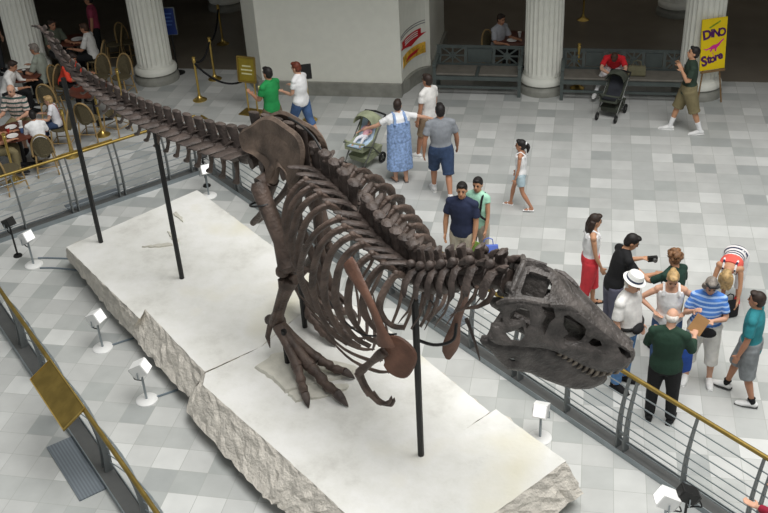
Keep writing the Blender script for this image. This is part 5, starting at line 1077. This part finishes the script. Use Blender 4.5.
bag('shoulder_bag', at(727, 316, .0) + V((0, 0, .0)), (.26, .14, .26), BLACKC, 'black bag at the feet of the bending woman', 'bag', .4)
tO, hO, iO = person(at(659, 420), 78, 1.68, 'white haired man in a dark green shirt and black trousers standing at the railing', 'fair', ('bald', 'white'), dict(m=cloth('forest', (34, 60, 46)), sleeve=1.75, hem=-.07, flare=.05), dict(m=BLACKC, len=1.98), SHB, (((.3, .28, -1), (1, -.15, .1)), ((.3, -.35, -1), (1, .05, .3))), (((.0, .08, -1), (.0, .02, -1)), ((.0, -.08, -1), (.0, -.02, -1))), wb=1.12, head=(0, 22))
sheet('clipboard', hO[1] + V((.03, .02, .06)), (.17, .015, .23), mat('brown_card', srgb(168, 128, 84), .6, var=.1), 'tan folder held by the white haired man in dark green', 'folder', (-.5, .35, -.45))
bag('tote_bag', at(682, 372, .45) + V((0, 0, .0)), (.22, .08, .36), cloth('bag_royal', (36, 74, 150)), 'royal blue bag hanging at the right side of the white haired man', 'bag', .5)
person(at(741, 398), 160, 1.66, 'boy in a teal t-shirt and grey shorts at the right edge', 'tan', ('short', 'dkbrown'), dict(m=cloth('teal', (44, 128, 136)), sleeve=.75, hem=-.11, flare=.1), dict(m=cloth('grey_shorts', (128, 132, 134), var=.2), len=1.08, name='shorts', loose=.045), dict(m=cloth('white_leather', (226, 226, 224)), sole=M_black), (((.05, .18, -1), (.3, .05, -1)), ((-.0, -.18, -1), (.2, .05, -1))), (((-.1, .06, -1), (-.3, 0, -1)), ((.36, -.06, -1), (.22, 0, -1))), socks=(BLACKC, .88))
tP, hP, iP = person(at(760, 510), 141, 1.72, 'person in a maroon sleeve reaching in at the bottom right corner', 'fair', ('short', 'brown'), dict(m=cloth('maroon', (136, 26, 48)), sleeve=1.9), dict(m=DDEN, len=1.95), SHW, (((.75, .2, -.65), (1, -.05, -.2)), ((.7, -.2, -.7), (1, .15, -.15))), None, lean=12)
pm = at(749, 503, hP[0].z) - hP[0]; tP.location = tP.location + V((pm.x, pm.y, 0))
# --- right walkway and bench
person(at(684, 132), 183, 1.78, 'man in a dark olive t-shirt and khaki shorts walking past the long bench, looking up', 'olive', ('short', 'black'), dict(m=cloth('dkolive', (46, 62, 50)), sleeve=.65, hem=-.10, flare=.1), dict(m=KHAKI, len=1.05, name='shorts', loose=.045), SHW, (((.25, .12, -1), (.55, -.35, 1)), ((.2, -.15, -1), (.6, .3, .9))), (((-.30, .04, -1), (-.38, 0, -1)), ((.38, -.04, -1), (.26, 0, -1))), socks=(WHITE, .55), head=(0, -15))
person(at(612, 99) + V((0, .42, 0)), 268, 1.60, 'person in a red t-shirt and white trousers bowed forward on the long bench', 'fair', ('short', 'brown'), dict(m=cloth('redshirt', (206, 34, 44)), sleeve=.7), dict(m=WHITE, len=1.6, name='trousers'), SHW, (((.75, .35, -.7), (.7, -.75, -.15)), ((.75, -.35, -.7), (.7, .75, -.15))), (((1, .2, -.12), (.1, .15, -1)), ((1, -.35, -.12), (.4, -.35, -1))), lean=46, head=(0, 30), seat=.47, socks=(WHITE, .5))
bag('shoulder_bag', V((at(633, 92).x + .02, 20.02, .491)), (.36, .2, .2), cloth('tan_canvas', (112, 108, 84)), 'tan canvas bag lying on the long bench', 'bag', 0)
bag('shoulder_bag', at(296, 136, .72), (.22, .1, .24), cloth('beige_canvas', (150, 132, 96)), 'beige bag at the hip of the auburn haired woman', 'bag', .5, False)
sheet('paper_sheet', at(264, 92, 1.02), (.20, .02, .26), mat('cream_paper', srgb(214, 214, 150), .7), 'cream papers in the hands of the man in the green polo', 'papers', (-.6, .2, .9))
# baby in the pale stroller
st1 = at(364, 166); ang = math.radians(247); off = Matrix.Rotation(ang, 3, 'Z') @ V((-.09, 0, .58))
person(st1 + V((off.x, off.y, .54)), 247, .66, 'baby in pink lying in the pale olive stroller', 'fair', ('short', 'ltbrown'), dict(m=cloth('babypink', (232, 176, 186)), sleeve=.8), dict(m=cloth('babywhite', (226, 226, 232)), len=1.9), None, (((.6, .4, -.5), (1, 0, .1)), ((.6, -.4, -.5), (1, 0, .1))), (((1, .2, .1), (.8, .1, -.5)), ((1, -.2, .1), (.8, -.1, -.5))), lean=-42, seat=0.0, vox=.009)
# ---------------------------------------------------------------- the cafe
M_cane = mat('honey_cane', srgb(158, 132, 88), 0.5, var=0.15); M_weave = mat('woven_back', srgb(92, 84, 62), 0.8, var=.3, scale=60); M_table = mat('dark_table_top', srgb(92, 52, 40), 0.35, var=0.15); M_cup = mat('white_paper', srgb(230, 228, 224), .6)
def make_chair():
    t = thing('bistro_chair', (0, 0, 0), 'chair', 'chair', 0, 'cane chairs of the cafe')
    MB().lathe((0, 0, 0), [(.195, .43), (.205, .445), (.195, .465), (.02, .470)], 24).build('seat', M_weave, t)
    for x, y in ((.17, .16), (.17, -.16), (-.17, .16), (-.17, -.16)): MB().tube([(x * .95, y * .95, .44), (x * 1.2, y * 1.2, 0)], [.017, .014], 8).build('leg', M_cane, t)
    MB().tube([(-.15 * 1.1, -.17, .18), (.17 * 1.1, -.17, .18), (.17 * 1.1, .17, .18), (-.17 * 1.1, .17, .18), (-.17 * 1.1, -.17, .18)], [.01] * 5, 6).build('stretcher', M_cane, t)
    hoop = [(-.17 - .10 * math.sin(a) ** 1 * .9, -.195 * math.cos(a), .44 + .45 * math.sin(a) ** .7) for a in [math.pi * j / 16 for j in range(17)]]
    MB().tube(hoop, [.019] * 17, 8).build('back_hoop', M_cane, t)
    mb = MB(); inn = [V((-.19 - .09 * max(0, math.sin(a)), -.165 * math.cos(a), .62 + .235 * math.sin(a))) for a in [2 * math.pi * j / 20 for j in range(20)]]
    mb.rings([[p for p in inn], [p + V((.014, 0, 0)) for p in inn]]); mb.build('back_weave', M_weave, t, False); return t
ch0 = make_chair(); first = [True]
def chair(px, py, yaw, label):
    o = ch0 if first[0] else copy_tree(ch0); first[0] = False; o.location = at(px, py); o.rotation_euler = (0, 0, math.radians(yaw)); o['label'] = label; return o
def table(px, py, r, label, m=M_table):
    t = thing('cafe_table', at(px, py), label, 'table', 0, 'round cafe tables')
    MB().lathe((0, 0, 0), [(r * .96, .715), (r, .722), (r, .742), (r * .97, .75), (.01, .75)], 36).build('table_top', m, t)
    MB().tube([(0, 0, .03), (0, 0, .72)], [.04, .04], 12).build('pedestal', M_black, t)
    mb = MB()
    for q in range(4): a = q * math.pi / 2 + .5; mb.bar((0, 0, .05), (.32 * math.cos(a), .32 * math.sin(a), .025), .05, .04)
    mb.build('base', M_black, t, False); return t
def seated(px, py, yaw, H, label, skin, hair, top, bottom, **kw):
    a = kw.pop('arms', (((.35, .2, -.9), (1, -.1, .15)), ((.35, -.2, -.9), (1, .1, .15))))
    return person(at(px, py), yaw, H, label, skin, hair, top, bottom, kw.pop('shoes', SHB), a, (((1, .15, -.05), (-.05, .0, -1)), ((1, -.15, -.05), (-.05, .0, -1))), lean=kw.pop('lean', 8), seat=.47, vox=.013, **kw)
T1 = table(26, 166, .48, 'round table laid with cups and papers at the left edge')
T2 = table(98, 122, .46, 'reddish brown round table to the right of the tail tip post')
T3 = table(31, 107, .40, 'round table between the man in grey and the white shirt at the left edge')
T4 = table(80, 70, .40, 'round table in the dark behind the tail tip')
T5 = table(512, 70, .48, 'round table in the dark behind the left bench')
chair(49, 172, 118, 'cane chair turned away, under the boy in a white shirt'); chair(55, 119, 100, 'cane chair with a big empty round back left of the tail tip post')
chair(93, 139, 95, 'empty cane chair on the near side of the reddish brown table'); chair(104, 96, 265, 'empty cane chair with a tall round hoop right of the tail tip'); chair(125, 96, 262, 'empty cane chair beside the left column')
chair(119, 133, 160, 'empty cane chair right of the reddish brown table under the tail'); chair(55, 103, 180, 'cane chair under the man in a grey shirt'); chair(14, 190, 60, 'cane chair at the left edge behind a brass rope post')
chair(68, 105, 350, 'cane chair under the person in orange'); chair(66, 148, 190, 'cane chair under the child in a striped top'); chair(100, 78, 190, 'cane chair under the diner in a white shirt in the dark'); chair(494, 71, 320, 'cane chair under the lone diner behind the left bench')
seated(52, 103, 180, 1.76, 'man in a grey shirt seated before the left column', 'tan', ('short', 'grey'), dict(m=cloth('greygreen', (150, 156, 144)), sleeve=.8), dict(m=BLACKC, len=1.95))
seated(13, 117, 5, 1.70, 'person in a white shirt seated at the left edge facing right', 'tan', ('short', 'dkbrown'), dict(m=cloth('white_shirt', (228, 226, 222)), sleeve=1.5), dict(m=BLACKC, len=1.95), lean=24)
seated(28, 145, 275, 1.74, 'bald man in a plaid shirt seated at the laid table', 'fair', ('bald', 'grey'), dict(m=mat('cloth_plaid', srgb(200, 182, 172), .85, var=.35, scale=30, stripes=(2, 11.0, srgb(62, 84, 80), .6)), sleeve=.8), dict(m=KHAKI, len=1.1, name='shorts'), wb=1.15)
seated(47, 170, 128, 1.42, 'boy with black hair in a white t-shirt seated with his back to us', 'tan', ('short', 'black'), dict(m=WHITE, sleeve=.8), dict(m=cloth('redshort', (160, 40, 46)), len=1.0, name='shorts'), lean=14)
seated(64, 148, 195, 1.28, 'child in a white top with a red stripe at the laid table', 'fair', ('short', 'blond'), dict(m=mat('cloth_redband', srgb(226, 226, 230), .85, stripes=(1, 4.0, srgb(170, 40, 60), .78)), sleeve=.5), dict(m=DDEN, len=1.9))
seated(70, 105, 350, 1.66, 'person in bright orange seated behind the tail tip post', 'tan', ('short', 'dkbrown'), dict(m=cloth('orange', (226, 74, 52)), sleeve=1.4), dict(m=BLACKC, len=1.95), lean=30)
seated(61, 74, 330, 1.72, 'person in dull green seated in the dark above the tail tip', 'tan', ('short', 'dkbrown'), dict(m=cloth('dullgreen', (92, 98, 84)), sleeve=.8), dict(m=BLACKC, len=1.95))
seated(99, 78, 185, 1.66, 'diner in a white shirt seated in the dark right of the tail tip', 'tan', ('short', 'brown'), dict(m=cloth('offwhite', (224, 222, 218)), sleeve=.8), dict(m=BLACKC, len=1.95))
person(at(102, 62), 200, 1.66, 'person in pink standing far back in the dark cafe', 'tan', ('short', 'black'), dict(m=cloth('darkpink', (150, 60, 84)), sleeve=.6), dict(m=BLACKC, len=1.95), SHB, vox=.014)
person(at(1, 73), 350, 1.72, 'person in a green top standing behind the far left column', 'fair', ('short', 'brown'), dict(m=cloth('leafgreen', (96, 140, 90)), sleeve=.6), dict(m=cloth('dark_trousers', (60, 62, 66)), len=1.95), SHB, vox=.014)
seated(497, 71, 320, 1.70, 'lone diner in a pale grey shirt behind the left bench', 'tan', ('short', 'dkbrown'), dict(m=cloth('palegrey', (176, 178, 184)), sleeve=.8), dict(m=BLACKC, len=1.95))
seated(0, 176, 25, 1.66, 'person at the left edge with a bare arm on the laid table', 'tan', ('short', 'brown'), dict(m=cloth('sand', (176, 150, 120)), sleeve=.4), dict(m=KHAKI, len=1.95))
chair(118, 62, 200, 'dark cane chair far back in the arcade left of the column'); chair(132, 60, 340, 'second dark cane chair far back in the arcade left of the column'); chair(545, 74, 180, 'cane chair behind the middle column, half hidden by it')
# tableware
def on_table(T, x, y): return T.location + V((x, y, .751))
def cup(T, x, y, label, m=M_cup, h=.11):
    o = thing('paper_cup', on_table(T, x, y), label, 'cup', 0, 'cups on the cafe tables'); MB().lathe((0, 0, 0), [(.028, 0), (.038, h), (.034, h), (.026, .006)], 16).build('cup_body', m, o); MB().lathe((0, 0, 0), [(.040, h), (.040, h + .008), (.006, h + .012)], 16).build('lid', M_cup, o)
def plate_(T, x, y, label, r=.11): o = MB().lathe((0, 0, 0), [(r * .6, 0), (r, .016), (r * .97, .02), (r * .6, .008), (.004, .008)], 24).build('plate', M_cup, None); o.location = on_table(T, x, y); tag(o, label, 'plate', 'plates on the cafe tables')
plate_(T1, -.18, .12, 'white plate on the laid table nearest the bald man'); plate_(T1, .22, .10, 'white plate on the laid table nearest the child'); plate_(T1, .05, -.25, 'white plate on the laid table nearest the boy in white')
cup(T1, .0, .18, 'white cup in the middle of the laid table'); cup(T1, .16, -.08, 'blue cup on the laid table', mat('blue_cup', srgb(80, 104, 150), .5)); cup(T1, -.1, -.12, 'red cup on the laid table', mat('red_cup', srgb(170, 50, 44), .5))
cup(T5, .15, .05, 'white cup on the table behind the left bench'); plate_(T5, .0, -.2, 'white plate on the table behind the left bench')
cup(T2, .1, .1, 'white cup on the reddish brown table'); plate_(T4, .1, 0, 'white plate on the dark table behind the tail tip', .14); cup(T3, .05, .0, 'dark cup on the table by the man in grey', M_black)
